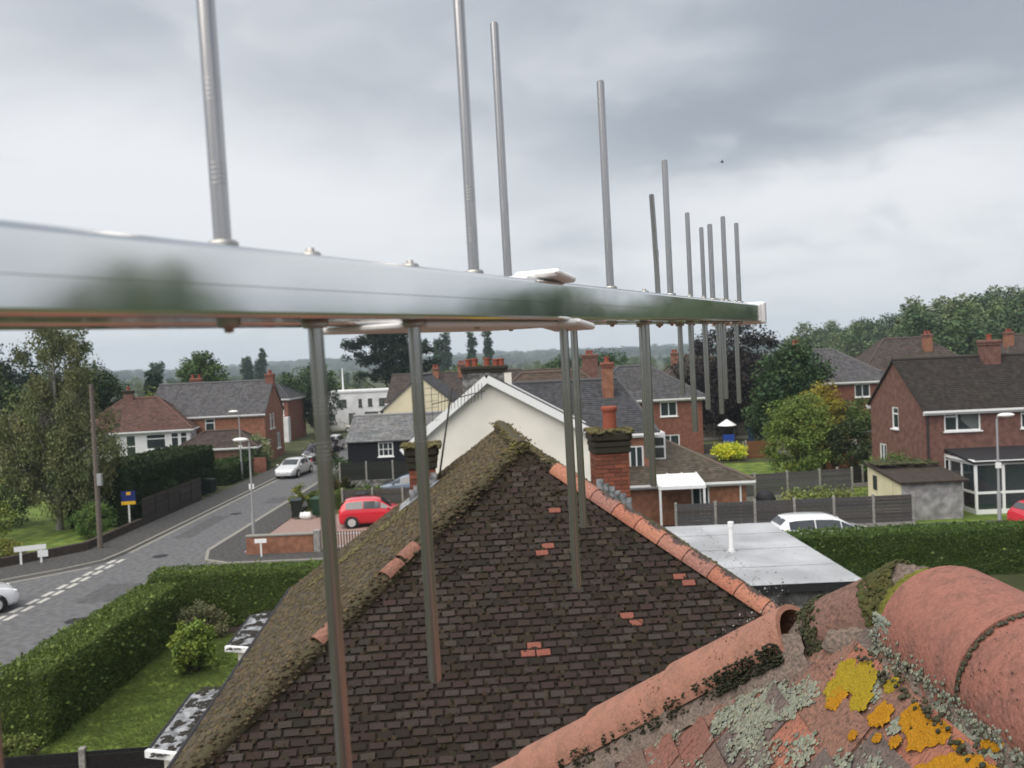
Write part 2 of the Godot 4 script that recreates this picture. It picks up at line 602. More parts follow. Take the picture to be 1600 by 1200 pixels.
func make_bush(called: String, label: String, category: String, at: Vector3, radii: Vector3, n: int, per: int, leaf: float, tint: Color, group := "", mtl: Material = null) -> Node3D:
	var t := thing(called, label, category, at, 0.0, group)
	var clumps := []
	for k in n:
		var d := Vector3(rng.randfn(), rng.randfn(), rng.randfn()).normalized()
		var p := d * radii * pow(rng.randf(), 0.35)
		p.y = maxf(p.y + radii.y, 0.1)
		clumps.append([p, radii.x * rng.randf_range(0.16, 0.34)])
	var cr := MB.new()
	crown_leaves(cr, clumps, int(per * 1.3), leaf * 1.35, tint, 0.2)
	part(t, "foliage", cr, mtl if mtl else M.leaf)
	var st := MB.new()
	for k in mini(12, n):
		st.tube(limb_curve(Vector3(rng.randf_range(-0.1, 0.1), -0.03, rng.randf_range(-0.1, 0.1)), clumps[k][0], 0.08), [0.03, 0.028, 0.022, 0.016, 0.01, 0.004], 5, false)
	part(t, "stem", st, M.bark)
	return t

func make_hedge(called: String, label: String, lo: Vector3, hi: Vector3, per_m2: float, leaf: float, tint: Color, wob := 0.09) -> Node3D:
	var t := thing(called, label, "hedge", Vector3((lo.x + hi.x) / 2, lo.y, (lo.z + hi.z) / 2))
	var s := hi - lo
	var h := Vector3(s.x / 2, s.y, s.z / 2)
	var nz := noise_of(int(absf(lo.x * 7 + lo.z * 13)) + 5, 0.9, 3)
	var core := MB.new()
	core.col = tint * 0.8
	core.bx(Vector3(-h.x + 0.12, -0.02, -h.z + 0.12), Vector3(h.x - 0.12, h.y - 0.12, h.z - 0.12))
	part(t, "branches", core, M.hedge_core)
	var f := MB.new()
	var faces := [[Vector3(-h.x, 0, h.z), Vector3(s.x, 0, 0), Vector3(0, h.y, 0), Vector3(0, 0, 1)], [Vector3(h.x, 0, -h.z), Vector3(-s.x, 0, 0), Vector3(0, h.y, 0), Vector3(0, 0, -1)], [Vector3(h.x, 0, h.z), Vector3(0, 0, -s.z), Vector3(0, h.y, 0), Vector3(1, 0, 0)], [Vector3(-h.x, 0, -h.z), Vector3(0, 0, s.z), Vector3(0, h.y, 0), Vector3(-1, 0, 0)], [Vector3(-h.x, h.y, h.z), Vector3(s.x, 0, 0), Vector3(0, 0, -s.z), Vector3(0, 1, 0)]]
	for q in faces:
		var cnt := int(q[1].length() * q[2].length() * per_m2)
		for k in cnt:
			var a := rng.randf()
			var b := rng.randf()
			var p: Vector3 = q[0] + q[1] * a + q[2] * b
			var ro := nz.get_noise_3dv(p + t.position)
			p += q[3] * (ro * wob * 2.0 - rng.randf() * wob)
			# round the shoulders a little
			var ey := maxf(0.0, p.y - (h.y - 0.15)) / 0.15
			p.x -= signf(p.x) * 0.04 * ey
			p.z -= signf(p.z) * 0.04 * ey
			var al: Vector3 = (q[3] * rng.randf_range(0.1, 0.9) + Vector3(rng.randf_range(-1, 1), rng.randf_range(-0.3, 1.0), rng.randf_range(-1, 1))).normalized()
			var ac := al.cross(Vector3(rng.randf_range(-1, 1), rng.randf_range(-1, 1), rng.randf_range(-1, 1))).normalized()
			var sz := leaf * rng.randf_range(0.6, 1.3)
			if rng.randf() < 0.02:   # stray shoots
				sz *= 2.2
				p += q[3] * rng.randf() * 0.06
			f.col = vary(tint, 0.28, 0.1)
			f.leaf(p, al * sz, ac * sz * 0.7)
	part(t, "foliage", f, M.leaf)
	return t

# ---------------------------------------------------------------- builders: fences and street things
func panel_fence(called: String, label: String, a: Vector3, b: Vector3, n: int, h: float, slats: bool, panel_tint: Color, post := true, board := 0.25) -> Node3D:   # concrete posts, gravel boards and timber panels
	var t := thing(called, label, "fence", a, atan2(-(b.z - a.z), b.x - a.x))
	var len_ := (b - a).length()
	var st := len_ / n
	for k in n + 1:
		if post:
			var p := MB.new()
			p.rbox(at3(k * st, (h + 0.08) / 2 - 0.05, 0) * Transform3D(Basis(Vector3.RIGHT, PI / 2), Vector3.ZERO), Vector3(0.11, 0.11, h + 0.18), 0.012)
			part(t, "post", p, M.concrete)
	for k in n:
		var x0 := k * st + 0.06
		var x1 := (k + 1) * st - 0.06
		if board > 0.0:
			var gb := MB.new()
			gb.bx(Vector3(x0, -0.04, -0.025), Vector3(x1, board, 0.025))
			part(t, "gravel_board", gb, M.concrete)
		var y := board + 0.005
		var sl := 0.15
		if slats:
			while y < h - 0.01:
				var s := MB.new()
				s.col = vary(panel_tint, 0.2, 0.06)
				var y1 := minf(y + sl - 0.006, h)
				s.box(Transform3D(Basis(Vector3.RIGHT, 0.06), Vector3((x0 + x1) / 2, (y + y1) / 2, rng.randf_range(-0.003, 0.003))), Vector3(x1 - x0, y1 - y, 0.018))
				part(t, "slat", s, M.timber)
				y += sl
		else:
			var s := MB.new()
			while y < h - 0.01:
				s.col = vary(panel_tint, 0.2, 0.06)
				var y1 := minf(y + sl - 0.006, h)
				s.box(Transform3D(Basis(Vector3.RIGHT, 0.06), Vector3((x0 + x1) / 2, (y + y1) / 2, 0)), Vector3(x1 - x0, y1 - y, 0.018))
				y += sl
			part(t, "panel", s, M.timber)
	return t

func street_lamp(label: String, at: Vector3, h: float, turn: float, group := "") -> Node3D:
	var t := thing("street_lamp", label, "lamp post", at, turn, group)
	var p := MB.new()
	p.tube([Vector3(0, -0.05, 0), Vector3(0, 1.2, 0), Vector3(0, 1.22, 0), Vector3(0, h - 0.1, 0)], [0.085, 0.085, 0.055, 0.04], 12)
	part(t, "pole", p, M.lamp_steel)
	var a := MB.new()
	a.tube([Vector3(0, h - 0.15, 0), Vector3(0.02, h, 0), Vector3(0.2, h + 0.04, 0)], [0.04, 0.035, 0.03], 8)
	part(t, "arm", a, M.lamp_steel)
	var nz := noise_of(1, 1.0)
	var l := MB.new()
	l.ball(at3(0.42, h + 0.05, 0), Vector3(0.38, 0.1, 0.16), 0.0, nz, 16, 8)
	part(t, "lamp_head", l, M.lamp_white)
	var q := MB.new()
	q.bx(Vector3(-0.12, 2.3, -0.01), Vector3(0.12, 2.55, 0.06))
	part(t, "plate", q, M.white_plastic)
	return t

func wheelie_bin(label: String, at: Vector3, turn: float, tint: Color) -> Node3D:
	var t := thing("wheelie_bin", label, "bin", at, turn, "wheelie bins")
	var b := MB.new()
	b.col = tint
	var lo := [Vector3(-0.22, 0.1, 0.22), Vector3(0.22, 0.1, 0.22), Vector3(0.22, 0.1, -0.26), Vector3(-0.22, 0.1, -0.26)]
	var hi := [Vector3(-0.29, 0.98, 0.34), Vector3(0.29, 0.98, 0.34), Vector3(0.29, 0.98, -0.34), Vector3(-0.29, 0.98, -0.34)]
	for k in 4:
		b.quad(lo[k], lo[(k + 1) % 4], hi[(k + 1) % 4], hi[k])
	b.quad(lo[3], lo[2], lo[1], lo[0])
	b.bx(Vector3(-0.31, 0.93, -0.36), Vector3(0.31, 0.99, 0.36))
	part(t, "body", b, M.bin_plastic)
	var l := MB.new()
	l.col = tint * 1.2
	l.rbox(Transform3D(Basis(Vector3.RIGHT, 0.06), Vector3(0, 1.03, 0.01)), Vector3(0.6, 0.07, 0.76), 0.025)
	l.tube([Vector3(-0.25, 1.0, -0.42), Vector3(0.25, 1.0, -0.42)], [0.02, 0.02], 8)
	part(t, "lid", l, M.bin_plastic)
	for s in [-1, 1]:
		var w := MB.new()
		w.tube([Vector3(s * 0.24, 0.1, -0.26), Vector3(s * 0.29, 0.1, -0.26)], [0.1, 0.1], 14)
		part(t, "wheel", w, M.tyre)
	return t

func make_car(label: String, at: Vector3, turn: float, paint: Material, hatch := true, length := 3.9, height := 1.45, plate := true) -> Node3D:   # nose towards local +x
	var t := thing("car", label, "car", at, turn, "cars in the streets")
	var L := length / 2
	var W := 0.84
	# side profile stations: x, underside, waist, roof, half width at sill, at waist, at roof
	var S := []
	if hatch:
		S = [[-1.0, 0.34, 0.62, 0.64, 0.62, 0.66, 0.5], [-0.985, 0.26, 0.86, 0.90, 0.74, 0.74, 0.55], [-0.93, 0.22, 0.94, 1.12, 0.80, 0.80, 0.60], [-0.80, 0.2, 0.95, 1.38, 0.82, 0.84, 0.60], [-0.62, 0.2, 0.94, 1.445, 0.83, 0.85, 0.62], [-0.3, 0.2, 0.93, 1.46, 0.84, 0.86, 0.63], [0.05, 0.2, 0.92, 1.43, 0.84, 0.86, 0.63], [0.2, 0.2, 0.92, 1.36, 0.84, 0.86, 0.62], [0.52, 0.2, 0.91, 0.97, 0.84, 0.85, 0.68], [0.62, 0.2, 0.87, 0.91, 0.83, 0.83, 0.66], [0.85, 0.2, 0.76, 0.80, 0.80, 0.79, 0.62], [0.95, 0.22, 0.66, 0.70, 0.72, 0.70, 0.55], [1.0, 0.3, 0.52, 0.54, 0.58, 0.58, 0.45]]
	else:
		S = [[-1.0, 0.34, 0.68, 0.7, 0.64, 0.66, 0.5], [-0.97, 0.26, 0.88, 0.92, 0.76, 0.76, 0.6], [-0.75, 0.2, 0.94, 1.0, 0.82, 0.83, 0.66], [-0.68, 0.2, 0.94, 1.06, 0.83, 0.84, 0.66], [-0.42, 0.2, 0.94, 1.38, 0.84, 0.86, 0.62], [-0.2, 0.2, 0.93, 1.42, 0.84, 0.86, 0.62], [0.05, 0.2, 0.92, 1.40, 0.84, 0.86, 0.62], [0.18, 0.2, 0.92, 1.34, 0.84, 0.86, 0.62], [0.48, 0.2, 0.91, 0.97, 0.84, 0.85, 0.68], [0.6, 0.2, 0.87, 0.91, 0.83, 0.83, 0.66], [0.85, 0.2, 0.77, 0.8, 0.8, 0.79, 0.62], [0.95, 0.22, 0.66, 0.70, 0.72, 0.70, 0.55], [1.0, 0.3, 0.52, 0.54, 0.58, 0.58, 0.45]]
	var hs := height / 1.46
	var ring := func(k: int) -> Array:
		var q: Array = S[k]
		var x: float = q[0] * L
		return [Vector3(x, q[1] * hs, 0), Vector3(x, q[1] * hs, q[4] * 0.9), Vector3(x, (q[1] + 0.12) * hs, q[4]), Vector3(x, lerpf(q[1], q[2], 0.6) * hs, q[5] + 0.01), Vector3(x, q[2] * hs, q[5]), Vector3(x, lerpf(q[2], q[3], 0.85) * hs, lerpf(q[5], q[6], 0.8)), Vector3(x, q[3] * hs, q[6] * 0.86), Vector3(x, (q[3] + 0.02) * hs, 0)]
	var b := MB.new()
	for side in [1, -1]:
		b.grid(S.size() - 1, 7, func(i, j):
			var k: int = i if side == 1 else S.size() - 1 - i
			var p: Vector3 = ring.call(k)[j]
			return Vector3(p.x, p.y, p.z * side))
	for k in [0, S.size() - 1]:
		var r: Array = ring.call(k)
		for j in range(1, 6):
			var a0 := Vector3(r[j].x, r[j].y, -r[j].z)
			var a1 := Vector3(r[j + 1].x, r[j + 1].y, -r[j + 1].z)
			if k == 0:
				b.quad(a0, r[j], r[j + 1], a1)
			else:
				b.quad(r[j], a0, a1, r[j + 1])
	part(t, "body", b, paint)
	# glass: side windows, windscreen and rear window, a few millimetres proud of the shell
	var lim := 2 if hatch else 3
	for side in [1, -1]:
		for pane in [[3 if hatch else 4, 5], [5, 7], [7, 8]]:
			var g := MB.new()
			for k in range(pane[0], pane[1]):
				var r0: Array = ring.call(k)
				var r1: Array = ring.call(k + 1)
				var e := 0.06 if k == pane[0] else 0.0
				var a0: Vector3 = r0[4].lerp(r0[5], 0.12).lerp(r1[4].lerp(r1[5], 0.12), e)
				var a1: Vector3 = r1[4].lerp(r1[5], 0.12)
				var b1: Vector3 = r1[4].lerp(r1[5], 0.95)
				var b0: Vector3 = r0[4].lerp(r0[5], 0.95).lerp(b1, e)
				var o := Vector3(0, 0.004, 0.012)
				var pts := [a0 + o, a1 + o, b1 + o, b0 + o]
				for m in 4:
					pts[m] = Vector3(pts[m].x, pts[m].y, pts[m].z * side)
				if side == 1:
					g.quad(pts[0], pts[1], pts[2], pts[3])
				else:
					g.quad(pts[1], pts[0], pts[3], pts[2])
			part(t, "side_window", g, M.car_glass)
	var ws := MB.new()
	var ra: Array = ring.call(7)
	var rb: Array = ring.call(8)
	var up := Vector3(0.012, 0.012, 0)
	ws.grid(6, 1, func(i, j):
		var f: float = 1.0 - i / 3.0
		var lo2: Vector3 = Vector3(rb[7].x - 0.03, rb[6].y + 0.02 + (1.0 - f * f) * 0.02, f * rb[6].z * 1.02)
		var hi2: Vector3 = Vector3(ra[7].x + 0.04, ra[6].y - 0.01 + (1.0 - f * f) * 0.02, f * ra[6].z * 1.05)
		return lo2.lerp(hi2, j) + up)
	part(t, "windscreen", ws, M.car_glass)
	var rw := MB.new()
	var rc: Array = ring.call(3 if hatch else 4)
	var rd: Array = ring.call(lim)
	rw.grid(6, 1, func(i, j):
		var f: float = i / 3.0 - 1.0
		var lo2: Vector3 = Vector3(rd[7].x, rd[6].y, f * rd[6].z)
		var hi2: Vector3 = Vector3(rc[7].x, rc[6].y - 0.03, f * rc[6].z)
		return lo2.lerp(hi2, j * 0.9 + 0.05) + Vector3(-0.02, 0.025, 0))
	part(t, "rear_window", rw, M.car_glass)
	for sx in [-0.63, 0.62]:
		for side in [-1, 1]:
			var w := MB.new()
			var f := Transform3D(Basis(Vector3.RIGHT, PI / 2 * side), Vector3(sx * L, 0.31, side * 0.70))
			w.lathe(f, [[0.2, 0.0], [0.29, 0.0], [0.31, 0.03], [0.31, 0.15], [0.29, 0.18], [0.2, 0.18]], 22)
			var wo := part(t, "wheel", w, M.tyre)
			var rim := MB.new()
			rim.lathe(f, [[0.205, 0.175], [0.19, 0.16], [0.06, 0.165], [0.0, 0.17]], 16)
			for k in 5:
				rim.box(f * Transform3D(Basis(Vector3.UP, TAU * k / 5), Vector3(0, 0.168, 0)) * at3(0.11, 0, 0), Vector3(0.16, 0.02, 0.045))
			part(wo, "rim", rim, M.alloy)
			var arch := MB.new()
			arch.lathe(Transform3D(Basis(Vector3.RIGHT, PI / 2 * side), Vector3(sx * L, 0.31, side * 0.735)), [[0.0, 0.09], [0.36, 0.09], [0.365, 0.125], [0.34, 0.128]], 20)
			part(wo, "wheel_arch", arch, M.dark_plastic)
	for side in [-1, 1]:
		var h := MB.new()
		h.ball(Transform3D(Basis(Vector3.UP, -0.5 * side), Vector3(L * 0.9, 0.66 * hs, side * 0.6)), Vector3(0.17, 0.075, 0.13), 0.0, noise_of(1, 1.0), 10, 6)
		part(t, "headlight", h, M.headlight)
		var tl := MB.new()
		tl.ball(Transform3D(Basis(Vector3.UP, 0.3 * side), Vector3(-L * 0.955, 0.86 * hs, side * 0.66)), Vector3(0.08, 0.15, 0.09), 0.0, noise_of(1, 1.0), 10, 6)
		part(t, "tail_light", tl, M.tail_light)
		var mi := MB.new()
		mi.ball(at3(L * 0.44, 0.98 * hs, side * 0.93), Vector3(0.07, 0.075, 0.1), 0.0, noise_of(1, 1.0), 8, 6)
		part(t, "mirror", mi, paint)
	var bp := MB.new()
	bp.rbox(at3(L * 0.965, 0.38, 0) , Vector3(0.1, 0.16, 1.0), 0.03)
	bp.rbox(at3(-L * 0.965, 0.4, 0), Vector3(0.1, 0.14, 1.1), 0.03)
	part(t, "bumper_trim", bp, M.dark_plastic)
	if plate:
		var np := MB.new()
		np.bx(Vector3(L * 0.99, 0.42, -0.26), Vector3(L * 1.008, 0.53, 0.26))
		part(t, "number_plate", np, M.white_plastic)
	return t

# ---------------------------------------------------------------- materials
func make_materials() -> void:
	var w := Color(1, 1, 1)
	var soft := ntex(3, 0.02, gray(0.78), w)
	var fine := ntex(5, 0.09, gray(0.72), w)
	var mid := ntex(8, 0.04, gray(0.7), w, 5)
	mat("ground", Color(0.075, 0.085, 0.035), 0.95, ntex(11, 0.015, Color(0.6, 0.62, 0.5), w, 6), 0.06)
	mat("asphalt", Color(0.135, 0.137, 0.145), 0.85, ntex(12, 0.05, gray(0.8), w, 6), 0.22)
	mat("pavement", Color(0.085, 0.083, 0.083), 0.9, ntex(13, 0.06, gray(0.68), w, 6), 0.3)
	mat("kerb", Color(0.32, 0.31, 0.28), 0.85, fine, 0.9)
	mat("road_paint", Color(0.62, 0.61, 0.57), 0.7, ntex(14, 0.2, gray(0.6), w, 3, 0.6), 0.8)
	mat("block_paving", Color(0.36, 0.25, 0.22), 0.85, fine, 0.5)
	mat("soil", Color(0.05, 0.036, 0.025), 0.95, mid, 0.5, 3.0)
	mat("lawn", Color(0.15, 0.20, 0.052), 0.9, ntex(16, 0.03, Color(0.62, 0.7, 0.5), Color(1.0, 1.0, 0.85), 6), 0.12)
	mat("grass_blade", Color(0.15, 0.20, 0.05), 0.8)
	mat("concrete", Color(0.36, 0.35, 0.33), 0.9, mid, 0.8)
	mat("timber", w, 0.9, ntex(18, 0.08, gray(0.65), w, 5), 0.7)
	mat("render_cream", Color(0.82, 0.79, 0.72), 0.9, ntex(19, 0.012, gray(0.93), w, 5), 0.12)
	mat("render_yellow", Color(0.70, 0.64, 0.46), 0.9, ntex(19, 0.012, gray(0.93), w, 5), 0.12)
	mat("render_white", Color(0.72, 0.73, 0.75), 0.9, ntex(19, 0.012, gray(0.9), w, 5), 0.15)
	mat("render_grey", Color(0.27, 0.265, 0.265), 0.95, ntex(20, 0.03, Color(0.5, 0.49, 0.48), w, 5), 0.35)
	mat("garage_side", Color(0.36, 0.355, 0.36), 0.95, ntex(20, 0.02, gray(0.72), w, 6), 0.3)
	mat("dull_rod", Color(0.06, 0.055, 0.05), 0.6)
	mat("wall_brown", Color(0.075, 0.058, 0.048), 0.95, mid, 0.6)
	mat("brick_red", Color(0.235, 0.10, 0.072), 0.9, ntex(21, 0.03, Color(0.82, 0.81, 0.81), w, 8), 0.3)
	mat("brick_orange", Color(0.30, 0.14, 0.088), 0.9, ntex(21, 0.03, Color(0.82, 0.81, 0.81), w, 8), 0.3)
	mat("brick_brown", Color(0.19, 0.10, 0.081), 0.9, ntex(21, 0.03, Color(0.82, 0.81, 0.81), w, 8), 0.3)
	mat("brick_unit", w, 0.92, fine, 3.0)
	mat("mortar", Color(0.2, 0.17, 0.14), 0.95, fine, 3.0)
	mat("white_plastic", Color(0.78, 0.79, 0.8), 0.4)
	mat("white_clip", Color(0.80, 0.79, 0.80), 0.45)
	mat("curtain", Color(0.7, 0.7, 0.68), 0.9)
	mat("black_boards", Color(0.012, 0.014, 0.02), 0.8, mid, 0.5)
	mat("roof_under", w, 0.95)
	mat("roof_tile", w, 0.9, ntex(25, 0.03, gray(0.72), w, 5), 0.35)
	mat("roof_tile2", w, 0.9)
	mat("flat_roof", Color(0.42, 0.435, 0.46), 0.6, ntex(26, 0.012, gray(0.84), w, 6), 0.13)
	mat("felt_edge", Color(0.02, 0.02, 0.023), 0.7)
	mat("lead", Color(0.36, 0.375, 0.40), 0.6, ntex(27, 0.03, gray(0.45), w, 4, 0.7), 0.8)
	mat("bark", Color(0.075, 0.06, 0.045), 0.95, mid, 2.0)
	mat("birch_bark", Color(0.42, 0.40, 0.36), 0.9, ntex(28, 0.06, gray(0.45), w, 4), 1.5)
	mat("pole_wood", Color(0.19, 0.16, 0.135), 0.95, mid, 1.2)
	mat("lamp_steel", Color(0.30, 0.31, 0.32), 0.5)
	mat("lamp_white", Color(0.82, 0.82, 0.82), 0.4)
	mat("bin_plastic", w, 0.5)
	mat("tyre", Color(0.02, 0.02, 0.02), 0.85)
	mat("alloy", Color(0.5, 0.5, 0.52), 0.35)
	mat("dark_plastic", Color(0.03, 0.03, 0.032), 0.6)
	mat("headlight", Color(0.75, 0.77, 0.8), 0.1)
	mat("tail_light", Color(0.45, 0.02, 0.02), 0.15)
	mat("hedge_core", w, 1.0, mid, 1.5)
	mat("rust_metal", Color(0.25, 0.12, 0.07), 0.7)
	mat("terracotta_pot", Color(0.36, 0.10, 0.06), 0.8, fine, 2.0)
	mat("stained_cap", Color(0.06, 0.052, 0.04), 0.95, ntex(30, 0.07, Color(0.5, 0.5, 0.45), w, 4), 2.0)
	leafy("leaf", Color(0.05, 0.08, 0.012))
	for p in [["paint_red", Color(0.55, 0.012, 0.03)], ["paint_silver", Color(0.50, 0.52, 0.54)], ["paint_white", Color(0.76, 0.78, 0.82)], ["paint_grey", Color(0.06, 0.065, 0.075)], ["paint_blue", Color(0.14, 0.18, 0.24)], ["paint_beige", Color(0.60, 0.58, 0.52)]]:
		var m := mat(p[0], p[1], 0.35)
		m.clearcoat_enabled = true
		m.clearcoat = 1.0
		m.clearcoat_roughness = 0.04
	glassy("window_glass", Color(0.25, 0.3, 0.32), 0.35)
	var cg := mat("car_glass", Color(0.03, 0.035, 0.04), 0.05)
	cg.metallic_specular = 0.7
	# aluminium of the aerial: rolled, slightly milky
	var al := mat("boom_metal", Color(0.80, 0.81, 0.81), 0.2)
	al.metallic = 1.0
	al.roughness_texture = ntex(31, 0.01, gray(0.55), w, 5)
	al.roughness = 0.14
	al.uv1_triplanar = true
	al.uv1_world_triplanar = true
	al.uv1_scale = Vector3(9, 9, 9)
	var el := mat("element_metal", Color(0.44, 0.43, 0.43), 0.25)
	el.metallic = 1.0
	var zn := mat("bolt_metal", Color(0.45, 0.44, 0.42), 0.45)
	zn.metallic = 1.0
	# clay of the roof under the camera
	mat("clay_ridge", Color(0.37, 0.165, 0.125), 0.8, clay_texture(41, false), 2.4, 0.22, ntex(33, 0.12, gray(0.3), w, 5))
	mat("clay_hip", Color(0.42, 0.21, 0.15), 0.8, clay_texture(43, false), 2.2, 0.22, ntex(33, 0.12, gray(0.3), w, 5))
	mat("clay_tile", Color(1, 1, 1), 0.9, clay_texture(45, true), 2.6, 0.22, ntex(33, 0.12, gray(0.3), w, 5))
	mat("clay_far", w, 0.85, ntex(35, 0.06, gray(0.7), w, 4), 1.8)
	mat("mortar_bed", Color(0.30, 0.23, 0.19), 0.95, clay_texture(47, true), 3.0, 0.5, ntex(33, 0.12, gray(0.2), w, 5))
	mat("moss", w, 1.0)
	mat("lichen", w, 0.95, ntex(37, 0.15, gray(0.62), w, 4), 9.0)
	mat("dropping", Color(0.8, 0.78, 0.74), 0.8)
	mat("neighbour_tile", w, 0.9, ntex(39, 0.1, gray(0.55), w, 5), 2.5)

func clay_texture(sd: int, dirty: bool) -> ImageTexture:   # fired clay: pale and dark clouds, pits and grime flecks
	var a := noise_of(sd, 0.012, 4).get_seamless_image(512, 512)
	var b := noise_of(sd + 1, 0.06, 4).get_seamless_image(512, 512)
	var c := noise_of(sd + 2, 0.2, 2).get_seamless_image(512, 512)
	for im in [a, b, c]:
		im.convert(Image.FORMAT_L8)
	var da := a.get_data()
	var db := b.get_data()
	var dc := c.get_data()
	var out := PackedByteArray()
	out.resize(512 * 512 * 3)
	for k in da.size():
		var x := da[k] / 255.0
		var y := db[k] / 255.0
		var z := dc[k] / 255.0
		var s := 0.70 + 0.26 * x + 0.22 * (y - 0.5)
		var r := s
		var g := s * (0.95 + 0.08 * (1.0 - x))
		var bl := s * (0.93 + 0.12 * (1.0 - x))
		if z > 0.74:
			var f := minf((z - 0.74) * 8.0, 1.0) * 0.6
			r *= 1.0 - f
			g *= 1.0 - f
			bl *= 1.0 - f * 0.95
		if z < 0.2 and y > 0.45:   # chalky specks
			var f := minf((0.2 - z) * 9.0, 1.0) * 0.5
			r = lerpf(r, 1.0, f)
			g = lerpf(g, 0.98, f)
			bl = lerpf(bl, 0.95, f)
		if not dirty and x * 0.6 + y * 0.4 > 0.6:   # grey weathered bloom in patches
			var f := minf((x * 0.6 + y * 0.4 - 0.6) * 5.0, 1.0) * 0.4
			r = lerpf(r, 0.62, f)
			g = lerpf(g, 0.66, f)
			bl = lerpf(bl, 0.72, f)
		if dirty and y + x * 0.4 > 0.66:   # sooty crust in patches
			var f := minf((y + x * 0.4 - 0.66) * 5.0, 1.0) * 0.62
			r = lerpf(r, 0.36, f)
			g = lerpf(g, 0.40, f)
			bl = lerpf(bl, 0.42, f)
		out[k * 3] = int(clampf(r, 0, 1) * 255)
		out[k * 3 + 1] = int(clampf(g, 0, 1) * 255)
		out[k * 3 + 2] = int(clampf(bl, 0, 1) * 255)
	return ImageTexture.create_from_image(Image.create_from_data(512, 512, false, Image.FORMAT_RGB8, out))

# ---------------------------------------------------------------- sky
func make_sky() -> ImageTexture:
	var W := 2048
	var H := 1024
	var big := noise_of(71, 1.0, 5)
	var det := noise_of(72, 3.0, 5)
	var band := noise_of(77, 0.5, 3)
	# larger cloud masses: azimuth (0 = straight ahead, right positive), height, spread in degrees, weight (+ bright, - dark)
	var masses := [[-27.0, 11.0, 15.0, 7.0, 0.42], [-12.0, 9.0, 9.0, 4.0, 0.25], [29.0, 21.0, 15.0, 6.5, -0.50], [14.0, 15.0, 9.0, 4.0, -0.40], [27.0, 10.0, 12.0, 4.5, 0.36], [5.0, 24.0, 12.0, 6.0, -0.18], [-28.0, 25.0, 14.0, 6.0, -0.12], [70.0, 16.0, 22.0, 9.0, 0.35], [115.0, 22.0, 25.0, 9.0, -0.4], [160.0, 14.0, 22.0, 9.0, 0.35], [-75.0, 20.0, 22.0, 9.0, -0.3], [-120.0, 14.0, 22.0, 9.0, 0.35], [-165.0, 24.0, 22.0, 9.0, -0.35]]
	var out := PackedByteArray()
	out.resize(W * H * 3)
	for j in H:
		var el := PI * 0.5 - PI * (j + 0.5) / H
		if el < -0.03:
			for i in W:
				var o := (j * W + i) * 3
				out[o] = 150; out[o + 1] = 155; out[o + 2] = 160
			continue
		var ce := cos(el)
		var y := maxf(sin(el), 0.0)
		var ed := rad_to_deg(el)
		var st := 1.0 / (0.26 + y)   # clouds in a flat layer crowd towards the horizon
		var hz := exp(-y * 11.0)
		for i in W:
			var azd := wrapf(360.0 * (i + 0.5) / W, -180.0, 180.0)
			var az := deg_to_rad(azd)
			var p := Vector3(sin(az) * ce * st * 0.62, y * 1.3, -cos(az) * ce * st * 0.62)
			var q := p + Vector3(1, 0.6, 0) * det.get_noise_3dv(p * 0.6) * 0.3
			var n1 := big.get_noise_3dv(q)
			var f := n1 * 0.55 + band.get_noise_3dv(p) * 0.25
			var e := det.get_noise_3dv(q * 1.3)
			for m in masses:
				var da: float = (azd - m[0] + n1 * 9.0) / m[2]
				var de: float = (ed - m[1] + e * 5.0) / m[3]
				var dd := da * da + de * de
				if dd < 7.0:
					f += m[4] * exp(-dd)
			var t := smoothstep(-0.60, 0.42, f + e * 0.2)
			var r := lerpf(lerpf(0.62, 0.945, t), 0.905, hz * 0.7)
			var g := lerpf(lerpf(0.655, 0.95, t), 0.925, hz * 0.7)
			var b := lerpf(lerpf(0.70, 0.965, t), 0.92, hz * 0.7)
			var o := (j * W + i) * 3
			out[o] = int(clampf(r, 0, 1) * 255)
			out[o + 1] = int(clampf(g, 0, 1) * 255)
			out[o + 2] = int(clampf(b, 0, 1) * 255)
	return ImageTexture.create_from_image(Image.create_from_data(W, H, false, Image.FORMAT_RGB8, out))

func set_camera_and_light() -> void:
	var cam := Camera3D.new()
	cam.name = "camera"
	add_child(cam)
	cam.near = 0.03
	cam.far = 9000.0
	cam.position = EYE
	cam.basis = Basis(Vector3.RIGHT, deg_to_rad(-1.423)) * Basis(Vector3.BACK, deg_to_rad(-2.5))
	var at := CameraAttributesPhysical.new()
	at.frustum_focal_length = 37.53   # gives the 50 degrees upright
	at.frustum_near = 0.03
	at.frustum_far = 9000.0
	at.frustum_focus_distance = 0.95
	at.exposure_aperture = 22.0
	cam.attributes = at
	cam.fov = 50.0
	cam.current = true
	var e := Environment.new()
	e.background_mode = Environment.BG_SKY
	var sky := Sky.new()
	var pm := PanoramaSkyMaterial.new()
	pm.panorama = make_sky()
	sky.sky_material = pm
	e.sky = sky
	e.background_energy_multiplier = 0.355
	e.tonemap_mode = Environment.TONE_MAPPER_LINEAR
	e.tonemap_exposure = 2.9
	e.sdfgi_enabled = true
	e.ssao_enabled = true
	e.ssil_enabled = true
	e.fog_enabled = true
	e.fog_density = 0.0003
	e.fog_light_color = Color(0.80, 0.86, 0.92)
	var we := WorldEnvironment.new()
	we.name = "environment"
	we.environment = e
	add_child(we)
	var sun := DirectionalLight3D.new()
	sun.name = "sun"
	sun.light_energy = 0.5
	sun.light_angular_distance = 75.0
	sun.light_color = Color(1.0, 0.97, 0.93)
	sun.shadow_enabled = true
	add_child(sun)
	sun.look_at_from_position(Vector3.ZERO, Vector3(0.36, -0.84, -0.40), Vector3.UP)   # hazy brightness from the left, a little behind

